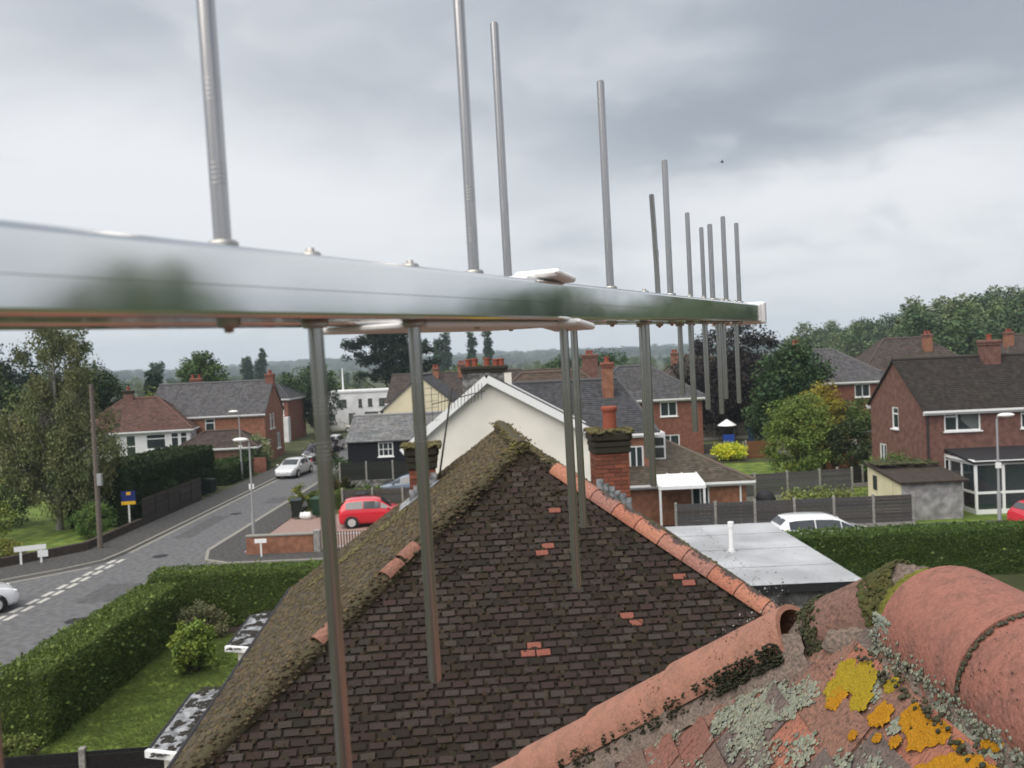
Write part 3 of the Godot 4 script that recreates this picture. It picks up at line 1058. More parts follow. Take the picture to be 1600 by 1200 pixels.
# ---------------------------------------------------------------- the aerial
func build_aerial() -> void:
	var t := thing("television_aerial", "aluminium twin boom aerial with upright rod elements crossing the picture", "aerial")
	t.transform = Transform3D(Basis(Vector3(0.441185, 0.026073, -0.897037), Vector3(-0.011507, 0.99966, 0.023397), Vector3(0.897342, 0.0, 0.441335)).orthonormalized(), EYE + Vector3(-0.13313, 0.02883, -0.20675))
	var h := 0.012
	var r := 0.0022
	var outline := []
	for q in [[-1, -1, PI], [1, -1, PI * 1.5], [1, 1, 0.0], [-1, 1, PI * 0.5]]:
		for k in 4:
			var an: float = q[2] + k / 3.0 * PI / 2
			outline.append(Vector2(q[0] * (h - r) + cos(an) * r, q[1] * (h - r) + sin(an) * r))
	# shallow rolled groove along both side faces
	outline.append_array([Vector2(-h, -0.0014), Vector2(-h + 0.0009, -0.0014), Vector2(-h + 0.0009, -0.0021), Vector2(-h, -0.0021)])
	var face := Basis(Vector3(0, 0, -1), Vector3(0, 1, 0), Vector3(1, 0, 0))
	for b in 2:
		var m := MB.new()
		m.prism(outline, Transform3D(face, Vector3(-0.52, 0, -0.045 * b)), 0.52 + 1.0955)
		part(t, "boom", m, M.boom_metal)
	# elements: place along the boom, boom (0 near, 1 far), up or down, length
	var els := [[0.0839, 0, 1, 0.165], [0.2621, 0, 1, 0.168], [0.395, 1, 1, 0.1853], [0.4819, 0, 1, 0.1597], [0.7721, 1, 1, 0.1183], [0.6569, 0, 1, 0.1301], [0.9213, 1, 1, 0.1169], [0.9961, 1, 1, 0.106], [0.842, 0, 1, 0.0889], [0.9182, 0, 1, 0.1065], [1.004, 0, 1, 0.1075],
		[0.1292, 0, -1, 0.206], [0.1999, 0, -1, 0.1725], [0.383, 0, -1, 0.1805], [0.5139, 1, -1, 0.171], [0.7037, 1, -1, 0.14], [0.571, 0, -1, 0.1453], [0.8597, 1, -1, 0.0872], [0.7308, 0, -1, 0.1163], [0.7951, 0, -1, 0.0988], [0.865, 0, -1, 0.1109], [0.893, 0, -1, 0.095], [0.9745, 0, -1, 0.1076],
		[-0.06, 1, 1, 0.2], [-0.2, 0, -1, 0.22], [0.02, 1, -1, 0.21], [-0.3, 1, 1, 0.23]]
	var crimps := [[0.022, 0.05], [0.018, 0.04], [0.03, 0.055], [0.03, 0.048]]
	var i := 0
	for q in els:
		var z: float = -0.045 * q[1]
		var s: float = q[2]
		var y0: float = s * h
		var y1: float = s * (h + q[3])
		var bent: float = -0.0045 if i == 4 else 0.0
		var e := MB.new()
		e.tube([Vector3(q[0], y0 - s * 0.002, z), Vector3(q[0] + bent * 0.3, lerpf(y0, y1, 0.35), z), Vector3(q[0] + bent, lerpf(y0, y1, 0.7), z), Vector3(q[0] + bent * 1.8, y1 - s * 0.0012, z), Vector3(q[0] + bent * 1.8, y1, z)], [0.003, 0.003, 0.003, 0.003, 0.0021], 20)
		var eo := part(t, "element", e, M.element_metal)
		var cr := MB.new()
		for c0 in crimps[i % 4]:
			for k in 5:
				var y: float = y0 + s * (c0 + 0.0017 * k)
				cr.lathe(Transform3D(Basis(), Vector3(q[0], y, z)), [[0.0029, -0.0005], [0.00303, -0.0002], [0.00303, 0.0002], [0.0029, 0.0005]], 16)
		part(eo, "crimp_rings", cr, M.element_metal)
		var co := MB.new()
		co.lathe(Transform3D(Basis(), Vector3(q[0], y0, z)), [[0.0, -0.0003], [0.0052, -0.0003], [0.0052, 0.0022], [0.0044, 0.003], [0.003, 0.003]] if s > 0 else [[0.003, -0.003], [0.0044, -0.003], [0.0052, -0.0022], [0.0052, 0.0003], [0.0, 0.0003]], 18)
		part(eo, "collar", co, M.bolt_metal)
		var bo := MB.new()
		bo.lathe(Transform3D(Basis(Vector3.RIGHT, 0.0 if s < 0 else PI), Vector3(q[0], -y0, z)), [[0.0042, -0.0003], [0.0042, 0.0016], [0.0034, 0.0026], [0.0018, 0.0028], [0.0015, 0.0042], [0.0, 0.0044]], 6)
		part(eo, "bolt_head", bo, M.bolt_metal)
		i += 1
	# plastic clips that hold the two booms apart
	for q in [[0.342, 0.044, 1], [0.30, 0.19, -1]]:
		var c := MB.new()
		c.rbox(Transform3D(Basis(Vector3.UP, PI / 2), Vector3(q[0], q[2] * (h + 0.0018), -0.030)), Vector3(0.068, 0.0032, q[1]), 0.001)
		c.rbox(Transform3D(Basis(Vector3.UP, PI / 2) * Basis(Vector3.RIGHT, 0.12), Vector3(q[0] + q[1] * 0.5 - 0.016, q[2] * (h + 0.0030), 0.004)), Vector3(0.030, 0.0042, 0.030), 0.0014)
		part(t, "spacer_clip", c, M.white_clip)
	var cap := MB.new()
	cap.rbox(Transform3D(Basis(Vector3.UP, PI / 2), Vector3(1.112, 0, -0.0225)), Vector3(0.078, 0.032, 0.02), 0.002)
	cap.rbox(Transform3D(Basis(Vector3.UP, PI / 2), Vector3(1.099, 0, -0.0225)), Vector3(0.070, 0.0265, 0.008), 0.001)
	part(t, "end_cap", cap, M.white_clip)
	# the mast that carries it, behind the camera's left shoulder
	var ma := MB.new()
	ma.tube([Vector3(-0.5, 0.16, -0.0225), Vector3(-0.505, -2.6, -0.085)], [0.019, 0.019], 16)
	part(t, "mast", ma, M.element_metal)
	var br := MB.new()
	br.rbox(Transform3D(Basis(Vector3.UP, PI / 2), Vector3(-0.47, 0.0, -0.0225)), Vector3(0.1, 0.06, 0.06), 0.004)
	part(t, "mast_clamp", br, M.bolt_metal)

# ---------------------------------------------------------------- clay tiles
func half_tile(len_: float, r0: float, r1: float, thick: float, half_arc := PI * 0.5) -> MB:   # arch open downwards, along local z from 0 to -len
	var m := MB.new()
	var seg := 18
	var rows := 6
	m.grid(seg, rows, func(i, j):
		var an := lerpf(-half_arc, half_arc, float(i) / seg)
		var r := lerpf(r0, r1, float(j) / rows)
		return Vector3(sin(an) * r, cos(an) * r, -len_ * j / rows))
	m.grid(seg, rows, func(i, j):
		var an := lerpf(half_arc, -half_arc, float(i) / seg)
		var r := lerpf(r0, r1, float(j) / rows) - thick
		return Vector3(sin(an) * r, cos(an) * r, -len_ * j / rows))
	for e in 2:
		var r: float = r0 if e == 0 else r1
		var z := 0.0 if e == 0 else -len_
		for k in seg:
			var a0 := lerpf(-half_arc, half_arc, float(k) / seg)
			var a1 := lerpf(-half_arc, half_arc, float(k + 1) / seg)
			var p := [Vector3(sin(a0) * (r - thick), cos(a0) * (r - thick), z), Vector3(sin(a1) * (r - thick), cos(a1) * (r - thick), z), Vector3(sin(a1) * r, cos(a1) * r, z), Vector3(sin(a0) * r, cos(a0) * r, z)]
			if e == 0:
				m.quad(p[0], p[1], p[2], p[3])
			else:
				m.quad(p[1], p[0], p[3], p[2])
	for sgn in [-1.0, 1.0]:
		var a: float = half_arc * sgn
		var p := [Vector3(sin(a) * (r0 - thick), cos(a) * (r0 - thick), 0), Vector3(sin(a) * r0, cos(a) * r0, 0), Vector3(sin(a) * r1, cos(a) * r1, -len_), Vector3(sin(a) * (r1 - thick), cos(a) * (r1 - thick), -len_)]
		if sgn > 0.0:
			m.quad(p[0], p[1], p[2], p[3])
		else:
			m.quad(p[3], p[2], p[1], p[0])
	return m

func look(from: Vector3, to: Vector3, up: Vector3) -> Transform3D:   # local -z towards the target
	return Transform3D(Basis.looking_at(to - from, up), from)

func lumps(mb: MB, n: int, place: Callable, r0: float, r1: float, tint: Color, flat := 0.6, by := 0.3) -> void:   # little cushions of moss or crusts of lichen
	var nz := noise_of(91, 220.0, 2)
	for k in n:
		var q: Array = place.call(k)
		var r := rng.randf_range(r0, r1)
		var up: Vector3 = q[1]
		var side := up.cross(Vector3(0.3, 0.2, 1)).normalized()
		mb.col = vary(tint, by, 0.1)
		mb.ball(Transform3D(Basis(side, up, side.cross(up)), q[0]), Vector3(r, r * flat, r * rng.randf_range(0.7, 1.2)), 0.75, nz, 7, 5)
	mb.col = Color(1, 1, 1)

func rosette(mb: MB, f: Transform3D, rad: float, tint: Color, sd: int) -> void:   # lobed leafy lichen, a few millimetres thick; f.y is the surface's normal
	var nz := noise_of(sd, 1.0, 3)
	var seg := 44
	var rows := 9
	var base := mb.v.size()
	for j in rows + 1:
		for i in seg + 1:
			var th := TAU * (i % seg) / seg
			var ed := rad * (0.78 + 0.30 * nz.get_noise_2d(cos(th) * 1.6 + sd, sin(th) * 1.6) + 0.13 * sin(th * 9.0 + sd) * nz.get_noise_2d(cos(th) * 4.0, sin(th) * 4.0 + 9.0))
			var r := ed * j / rows
			var p := Vector3(cos(th) * r, 0, sin(th) * r)
			var hgt := 0.0024 + 0.0024 * nz.get_noise_2d(p.x * 260.0, p.z * 260.0) + 0.0015 * nz.get_noise_2d(p.x * 700.0, p.z * 700.0)
			if j == rows:
				hgt = 0.0
			elif j == rows - 1:
				hgt += 0.0006
			mb.col = vary(tint, 0.12, 0.06)
			mb.v.append(f * (p + Vector3(0, hgt, 0)))
			mb.c.append(mb.col)
			mb.uv.append(Vector2.ZERO)
			mb.n.append(f.basis.y)
	for j in rows:
		for i in seg:
			var p := base + j * (seg + 1) + i
			var q := p + seg + 1
			var nn := (mb.v[q + 1] - mb.v[p]).cross(mb.v[q] - mb.v[p + 1])
			nn = nn.normalized() * signf(nn.dot(f.basis.y))
			for w in [p, q]:
				mb.n[w] = (mb.n[w] * 0.5 + nn).normalized()
			mb.ix.append(p); mb.ix.append(p + 1); mb.ix.append(q)
			mb.ix.append(p + 1); mb.ix.append(q + 1); mb.ix.append(q)
	mb.col = Color(1, 1, 1)

# ---------------------------------------------------------------- the roof under the camera
func build_own_house() -> void:
	var t := thing("foreground_house", "house under the camera with weathered clay ridge, hip and lichen covered tiles", "house", Vector3.ZERO, deg_to_rad(-1.5))
	var X := 0.842
	var Y := 7.54
	var zh := -1.82
	var eave := 4.9
	var run := Y - eave
	var back := 7.0
	var walls := MB.new()
	walls.bx(Vector3(X - run + 0.35, -0.05, zh - run + 0.35), Vector3(X + run - 0.35, eave + 0.1, back))
	part(t, "wall", walls, M.brick_red)
	var crown := Y
	Y -= 0.058
	var apex := Vector3(X, Y, zh)
	var rb := Vector3(X, Y, back)
	var L := Vector3(X - run, eave, zh - run)
	var R := Vector3(X + run, eave, zh - run)
	var Lb := Vector3(X - run, eave, back)
	var Rb := Vector3(X + run, eave, back)
	var rf := MB.new()
	rf.col = Color(0.05, 0.04, 0.035)
	slab(rf, [L, Lb, rb, apex], 0.1)
	slab(rf, [Rb, R, apex, rb], 0.1)
	slab(rf, [R, L, apex], 0.1)
	rf.tri(Lb, Rb, rb)
	var ro := part(t, "roof", rf, M.roof_under)
	# plain tiles; slope frame: along the ridge away from the camera (v) and down the slope (d)
	var sn := Vector3(-1, 1, 0).normalized()
	var dn := Vector3(-1, -1, 0).normalized()
	var variants := []
	var tints := [Color(0.42, 0.17, 0.12), Color(0.52, 0.215, 0.145), Color(0.35, 0.16, 0.12), Color(0.26, 0.17, 0.14), Color(0.22, 0.17, 0.15), Color(0.36, 0.19, 0.14)]
	for c in tints:
		var m := MB.new()
		m.col = c
		m.grid(6, 8, func(i, j):
			var x := lerpf(-0.0805, 0.0805, i / 6.0)
			var z := lerpf(0.13, -0.08, j / 8.0)
			return Vector3(x, 0.007 - x * x * 0.55 - z * z * 0.12 + 0.0012 * sin(x * 90.0 + z * 40.0), z))
		m.quad(Vector3(-0.0805, -0.009, 0.13), Vector3(0.0805, -0.009, 0.13), Vector3(0.0805, 0.0015, 0.13), Vector3(-0.0805, 0.0015, 0.13))
		m.quad(Vector3(0.0805, -0.009, 0.13), Vector3(0.0805, -0.009, -0.08), Vector3(0.0805, 0.0015, -0.08), Vector3(0.0805, 0.0015, 0.13))
		m.quad(Vector3(-0.0805, -0.009, -0.13), Vector3(-0.0805, -0.009, 0.13), Vector3(-0.0805, 0.0015, 0.13), Vector3(-0.0805, 0.0015, -0.13))
		m.quad(Vector3(-0.0805, -0.009, 0.13), Vector3(-0.0805, -0.009, -0.13), Vector3(0.0805, -0.009, -0.08), Vector3(0.0805, -0.009, 0.13))
		variants.append(m.mesh())
	var rest := MB.new()
	for row in 36:
		var d := 0.22 + row * 0.1
		var v := 0.3 + (0.0825 if row % 2 else 0.0) if row < 14 else -6.0
		while v < 6.0:
			# the hip cuts the slope: across the ridge a distance d/sqrt2 the hip lies d/sqrt2 beyond the apex
			if v + 0.03 > -zh + (d - 0.1) / sqrt(2.0) or d > run * sqrt(2.0):
				break
			var pos := Vector3(X, Y, -v) + dn * (d - 0.04) + sn * (0.022 + rng.randf() * 0.004)
			var f := Transform3D(Basis(Vector3(0, 0, -1), sn, dn), pos) * Transform3D(Basis.from_euler(Vector3(0.075 + rng.randf_range(-0.012, 0.012), rng.randf_range(-0.02, 0.02), rng.randf_range(-0.015, 0.015))), Vector3.ZERO)
			if row < 14:
				var o := part(ro, "tile", variants[rng.randi() % variants.size()], M.clay_tile)
				o.transform = f
			else:
				rest.col = vary(tints[rng.randi() % 6], 0.15)
				rest.box(f, Vector3(0.161, 0.012, 0.26))
			v += 0.165
	part(ro, "lower_tiles", rest, M.clay_tile, "stuff")
	var otl := MB.new()
	slope_tiles(otl, R - Vector3(0, 0.02, 0), Vector3(-1, 0, 0), Vector3(0, 1, 1).normalized(), [Vector2(0.1, 0), Vector2(run * 2 - 0.1, 0), Vector2(run + 0.05, run * sqrt(2.0) - 0.2), Vector2(run - 0.05, run * sqrt(2.0) - 0.2)], 0.1, 0.165, Color(0.3, 0.15, 0.1))
	slope_tiles(otl, Rb - Vector3(0, 0.02, 0), Vector3(0, 0, -1), Vector3(-1, 1, 0).normalized(), [Vector2(0, 0), Vector2(back - zh + run, 0), Vector2(back - zh + 0.1, run * sqrt(2.0) - 0.16), Vector2(0, run * sqrt(2.0) - 0.16)], 0.1, 0.165, Color(0.3, 0.15, 0.1))
	part(ro, "far_slope_tiles", otl, M.clay_tile, "stuff")
	# ridge tiles, half round, butted with mortar
	var axis_y := crown - 0.147
	for k in 12:
		var z := -1.41 + k * 0.302 - 0.302
		var rt := half_tile(0.3, 0.147 + rng.randf() * 0.002, 0.148, 0.016, PI * 0.53)
		var o := part(ro, "ridge_tile", rt, M.clay_ridge)
		o.transform = Transform3D(Basis.from_euler(Vector3(rng.randf_range(-0.008, 0.008), rng.randf_range(-0.008, 0.008), rng.randf_range(-0.03, 0.03))), Vector3(X + rng.randf_range(-0.003, 0.003), axis_y + rng.randf_range(-0.004, 0.004), z + 0.3))
		var j := half_tile(0.014, 0.143, 0.143, 0.02, PI * 0.53)
		var jo := part(ro, "mortar_joint", j, M.mortar_bed)
		jo.position = Vector3(X, axis_y, z + 0.308)
	# bedding mortar below the ridge's left edge
	var bed := MB.new()
	var bn := noise_of(51, 9.0, 3)
	bed.grid(110, 8, func(i, j):
		var z := lerpf(2.0, -1.76, i / 110.0)
		var an := lerpf(0.0, 1.0, j / 8.0)
		var w := 0.016 * bn.get_noise_2d(z * 2.0, an * 3.0) + 0.006 * bn.get_noise_2d(z * 9.0, an * 9.0)
		return Vector3(X - 0.205 - w + an * 0.07, axis_y - 0.085 + an * 0.085 + w, z))
	part(ro, "bedding_mortar", bed, M.mortar_bed)
	# end of the ridge: mortar fill, a broken half tile and moss where the hips meet
	var plug := MB.new()
	plug.ball(Transform3D(Basis(), Vector3(X - 0.03, axis_y - 0.03, -1.80)), Vector3(0.10, 0.105, 0.10), 0.16, noise_of(52, 14.0, 3), 40, 28)
	plug.ball(Transform3D(Basis(), Vector3(X - 0.13, axis_y - 0.07, -1.87)), Vector3(0.085, 0.07, 0.085), 0.3, noise_of(53, 18.0, 3), 32, 22)
	part(ro, "mortar_plug", plug, M.mortar_bed)
	var ap := Vector3(X, crown - 0.045, zh)
	for side in [-1, 1]:
		var dir := Vector3(side, -1, -1).normalized()
		var upv := (Vector3(0, 1, 0) - dir * dir.y).normalized()
		for k in 11:
			var st := ap + dir * (0.355 + k * 0.37) if side < 0 else ap + dir * (0.16 + k * 0.37)
			var hp := half_tile(0.41, 0.094, 0.108, 0.014, PI * 0.5)
			var o := part(ro, "hip_tile", hp, M.clay_hip)
			o.transform = look(st + upv * (0.004 * (k % 2)) + Vector3(rng.randf_range(-0.004, 0.004), rng.randf_range(-0.004, 0.004), 0), st + dir, upv)
			o.rotate_object_local(Vector3.UP, rng.randf_range(-0.012, 0.012))
	# a worn stub of tile and mortar bridge the gap between the left hip and the ridge
	var ld := Vector3(-1, -1, -1).normalized()
	var lup := (Vector3(0, 1, 0) - ld * ld.y).normalized()
	var stub := half_tile(0.17, 0.108, 0.102, 0.02, PI * 0.5)
	for m in stub.c.size():
		stub.c[m] = vary(Color(0.30, 0.17, 0.135), 0.12)
	var so := part(ro, "broken_tile", stub, M.clay_tile)
	so.transform = look(ap + ld * 0.11 - lup * 0.052, ap + ld * 0.3 - lup * 0.03 + Vector3(0.004, 0, 0), lup)
	var fill := MB.new()
	fill.ball(Transform3D(Basis(), ap + ld * 0.30 - lup * 0.035), Vector3(0.088, 0.088, 0.088), 0.22, noise_of(55, 22.0, 3), 36, 26)
	fill.ball(Transform3D(Basis(), ap + ld * 0.065 - lup * 0.062), Vector3(0.105, 0.105, 0.105), 0.18, noise_of(56, 20.0, 3), 36, 26)
	part(ro, "mortar_fill", fill, M.mortar_bed)
	# dark mortar and moss along the lower edge of the left hip
	var hd := Vector3(-1, -1, -1).normalized()
	var hu := (Vector3(0, 1, 0) - hd * hd.y).normalized()
	var hs := hd.cross(hu)   # to the right when looking down the hip
	var hip_bed := MB.new()
	var sgn := -1.0 if hs.z < 0.0 else 1.0
	hip_bed.grid(90, 6, func(i, j):
		var q := lerpf(0.3, 2.4, i / 90.0)
		var e: float = j / 6.0
		var w := 0.012 * bn.get_noise_2d(q * 3.0, e * 3.0 + 50.0)
		return ap + hd * q + hs * sgn * (0.075 + e * 0.06 + w) + hu * (0.03 - e * 0.085 + w))
	part(ro, "hip_mortar", hip_bed, M.mortar_bed)
	var moss := MB.new()
	lumps(moss, 1500, func(_k):
		var q := 0.36 + pow(rng.randf(), 1.3) * 1.5
		if bn.get_noise_1d(q * 2.2) < -0.05:
			q = 0.36 + rng.randf() * 0.22
		return [ap + hd * q + hs * sgn * (0.099 + rng.randf() * 0.02) + hu * (-0.02 + pow(rng.randf(), 1.6) * 0.05), hu], 0.0015, 0.0055, Color(0.026, 0.028, 0.016))
	lumps(moss, 1500, func(_k):
		var an := rng.randf_range(-1.75, 0.35)
		return [Vector3(X, axis_y, 0) + Vector3(sin(an) * 0.128, cos(an) * 0.128, -1.722 - rng.randf() * 0.045), Vector3(sin(an), cos(an), -0.3).normalized()], 0.003, 0.009, Color(0.045, 0.046, 0.015))
	lumps(moss, 500, func(_k):
		var an := rng.randf_range(-1.5, -0.2)
		return [Vector3(X, axis_y, 0) + Vector3(sin(an) * 0.133, cos(an) * 0.133, -1.725 - rng.randf() * 0.04), Vector3(sin(an), cos(an), 0).normalized()], 0.003, 0.008, Color(0.12, 0.12, 0.022))
	lumps(moss, 1600, func(_k):
		var z := rng.randf_range(-1.74, 0.2)
		return [Vector3(X - 0.162 - rng.randf() * 0.03, axis_y - 0.05 + rng.randf_range(-0.03, 0.03), z), Vector3(-0.7, 0.7, 0)], 0.0015, 0.006, Color(0.045, 0.045, 0.028))
	for k in 5:   # moss in the ring joints
		lumps(moss, 260, func(_q):
			var an := rng.randf_range(-1.6, 1.0)
			return [Vector3(X, axis_y, 0) + Vector3(sin(an) * 0.147, cos(an) * 0.147, -1.41 + k * 0.302 + 0.004 + rng.randf_range(-0.005, 0.005)), Vector3(sin(an), cos(an), 0)], 0.0012, 0.0038, Color(0.06, 0.058, 0.04))
	var lside := ld.cross(lup)
	lumps(moss, 2200, func(_k):   # mossy collar between stub and ridge
		var an := rng.randf_range(-1.9, 1.9)
		var q := 0.02 + rng.randf() * 0.085
		var o := lup * cos(an) + lside * sin(an)
		return [ap + ld * (q + 0.02) - lup * 0.058 + o * (0.106 + rng.randf() * 0.008), o], 0.0025, 0.008, Color(0.055, 0.056, 0.02))
	lumps(moss, 700, func(_k):
		var an := rng.randf_range(-1.7, 1.7)
		var o := lup * cos(an) + lside * sin(an)
		return [ap + ld * (0.275 + rng.randfn() * 0.012) - lup * 0.035 + o * (0.098 + rng.randf() * 0.008), o], 0.002, 0.006, Color(0.04, 0.042, 0.022))
	part(ro, "moss", moss, M.moss, "stuff")
	# lichens on the slope
	var on := func(v: float, d: float, lift: float) -> Transform3D:
		return Transform3D(Basis(Vector3(0, 0, -1), sn, dn), Vector3(X, Y, -v) + dn * d + sn * lift)
	var yl := Color(0.46, 0.215, 0.008)
	var yg := Color(0.37, 0.27, 0.016)
	var k := 0
	for q in [[1.69, 0.255, 0.042, 1], [1.655, 0.25, 0.035, 1], [1.72, 0.30, 0.034, 1], [1.62, 0.285, 0.03, 1], [1.74, 0.26, 0.03, 1], [1.69, 0.315, 0.03, 0], [1.58, 0.22, 0.02, 1], [1.54, 0.275, 0.03, 0], [1.47, 0.24, 0.03, 0], [1.42, 0.25, 0.034, 0], [1.385, 0.225, 0.026, 0], [1.455, 0.29, 0.014, 0], [1.30, 0.27, 0.052, 0], [1.25, 0.25, 0.048, 0], [1.33, 0.31, 0.045, 0], [1.335, 0.22, 0.012, 0], [1.27, 0.18, 0.012, 0], [1.29, 0.19, 0.009, 0], [1.50, 0.31, 0.011, 0], [1.56, 0.34, 0.012, 0]]:
		var lm := MB.new()
		rosette(lm, on.call(q[0], q[1], 0.0365), q[2] * 1.22, yg if q[3] else yl, 300 + k)
		part(ro, "orange_lichen", lm, M.lichen)
		k += 1
	var crust := MB.new()
	var gl := Color(0.26, 0.275, 0.215)
	var patches := [[1.95, 0.47, 0.10, 420], [1.86, 0.44, 0.08, 320], [1.80, 0.37, 0.06, 200], [1.86, 0.53, 0.07, 200], [1.66, 0.44, 0.06, 130], [1.71, 0.215, 0.035, 170], [1.62, 0.23, 0.05, 90], [1.49, 0.27, 0.02, 60], [1.44, 0.215, 0.045, 110], [1.53, 0.40, 0.04, 70], [1.36, 0.18, 0.05, 150], [1.27, 0.20, 0.07, 120], [1.45, 0.36, 0.05, 60], [2.0, 0.56, 0.06, 120], [1.75, 0.52, 0.06, 80], [1.6, 0.55, 0.08, 80], [1.35, 0.4, 0.09, 70], [2.15, 0.72, 0.08, 70], [1.9, 0.7, 0.1, 70]]
	for q in patches:
		lumps(crust, int(q[3] * 1.7), func(_k):
			var an := rng.randf() * TAU
			var r: float = q[2] * sqrt(rng.randf()) * (0.75 + 0.6 * bn.get_noise_2d(cos(an) * 0.3 + q[0] * 5.0, sin(an) * 0.3))
			return [on.call(q[0] + cos(an) * r, q[1] + sin(an) * r, 0.033).origin, sn], 0.0016, 0.0062, gl, 0.24, 0.3)
	for tone in [gl, Color(0.5, 0.5, 0.46), Color(0.10, 0.09, 0.08), Color(0.12, 0.1, 0.09)]:
		lumps(crust, 650, func(_k):   # specks all over the tiles
			return [on.call(rng.randf_range(1.0, 2.4), rng.randf_range(0.2, 1.1), 0.031).origin, sn], 0.0008, 0.003, tone, 0.5, 0.3)
	lumps(crust, 620, func(_k):   # tufts along the ridge's left edge
		var z := rng.randf_range(-1.74, -0.9)
		return [Vector3(X - 0.15 - rng.randf() * 0.014, axis_y + rng.randf_range(-0.045, 0.03) * rng.randf(), z), Vector3(-1, 0.3, 0).normalized()], 0.0014, 0.0045, gl, 0.5, 0.3)
	lumps(crust, 420, func(_k):
		return [Vector3(X - 0.145, axis_y + rng.randf_range(-0.05, 0.05) , -1.705 + rng.randfn() * 0.018), Vector3(-1, 0.3, 0).normalized()], 0.0018, 0.006, Color(0.30, 0.33, 0.27), 0.7, 0.2)
	part(ro, "grey_lichen", crust, M.lichen, "stuff")
	# soot specks and pits on the ridge and the left hip
	var grit := MB.new()
	lumps(grit, 1100, func(_k):
		var an := rng.randf_range(-1.6, 1.2)
		return [Vector3(X, axis_y, rng.randf_range(-1.7, -0.5)) + Vector3(sin(an), cos(an), 0) * 0.1475, Vector3(sin(an), cos(an), 0)], 0.0006, 0.0024, Color(0.10, 0.055, 0.045), 0.3, 0.5)
	lumps(grit, 1100, func(_k):
		var an := rng.randf_range(-1.5, 1.5)
		var o := hu * cos(an) + hs * sin(an)
		var q := rng.randf()
		return [ap + hd * (0.36 + q * 1.5) + o * lerpf(0.1005, 0.1, q), o], 0.0006, 0.0028, Color(0.12, 0.065, 0.045), 0.3, 0.5)
	part(ro, "soot_specks", grit, M.moss, "stuff")
	# droppings and lime flecks on the ridge
	var dr := MB.new()
	for q in 30:
		var an := rng.randf_range(-1.35, 0.5)
		var z := rng.randf_range(-1.62, -0.7) if q > 12 else rng.randf_range(-1.64, -1.54)
		if q <= 8:
			an = rng.randf_range(-0.25, 0.25)
		var nrm := Vector3(sin(an), cos(an), 0)
		var sd := Vector3(cos(an), -sin(an), 0)
		dr.ball(Transform3D(Basis(sd, nrm, Vector3(0, 0, 1)), Vector3(X, axis_y, z) + nrm * 0.147), Vector3(rng.randf_range(0.002, 0.012), 0.0013, rng.randf_range(0.0015, 0.004)), 0.9, noise_of(54, 160.0, 3), 16, 6)
	part(ro, "droppings", dr, M.dropping, "stuff")

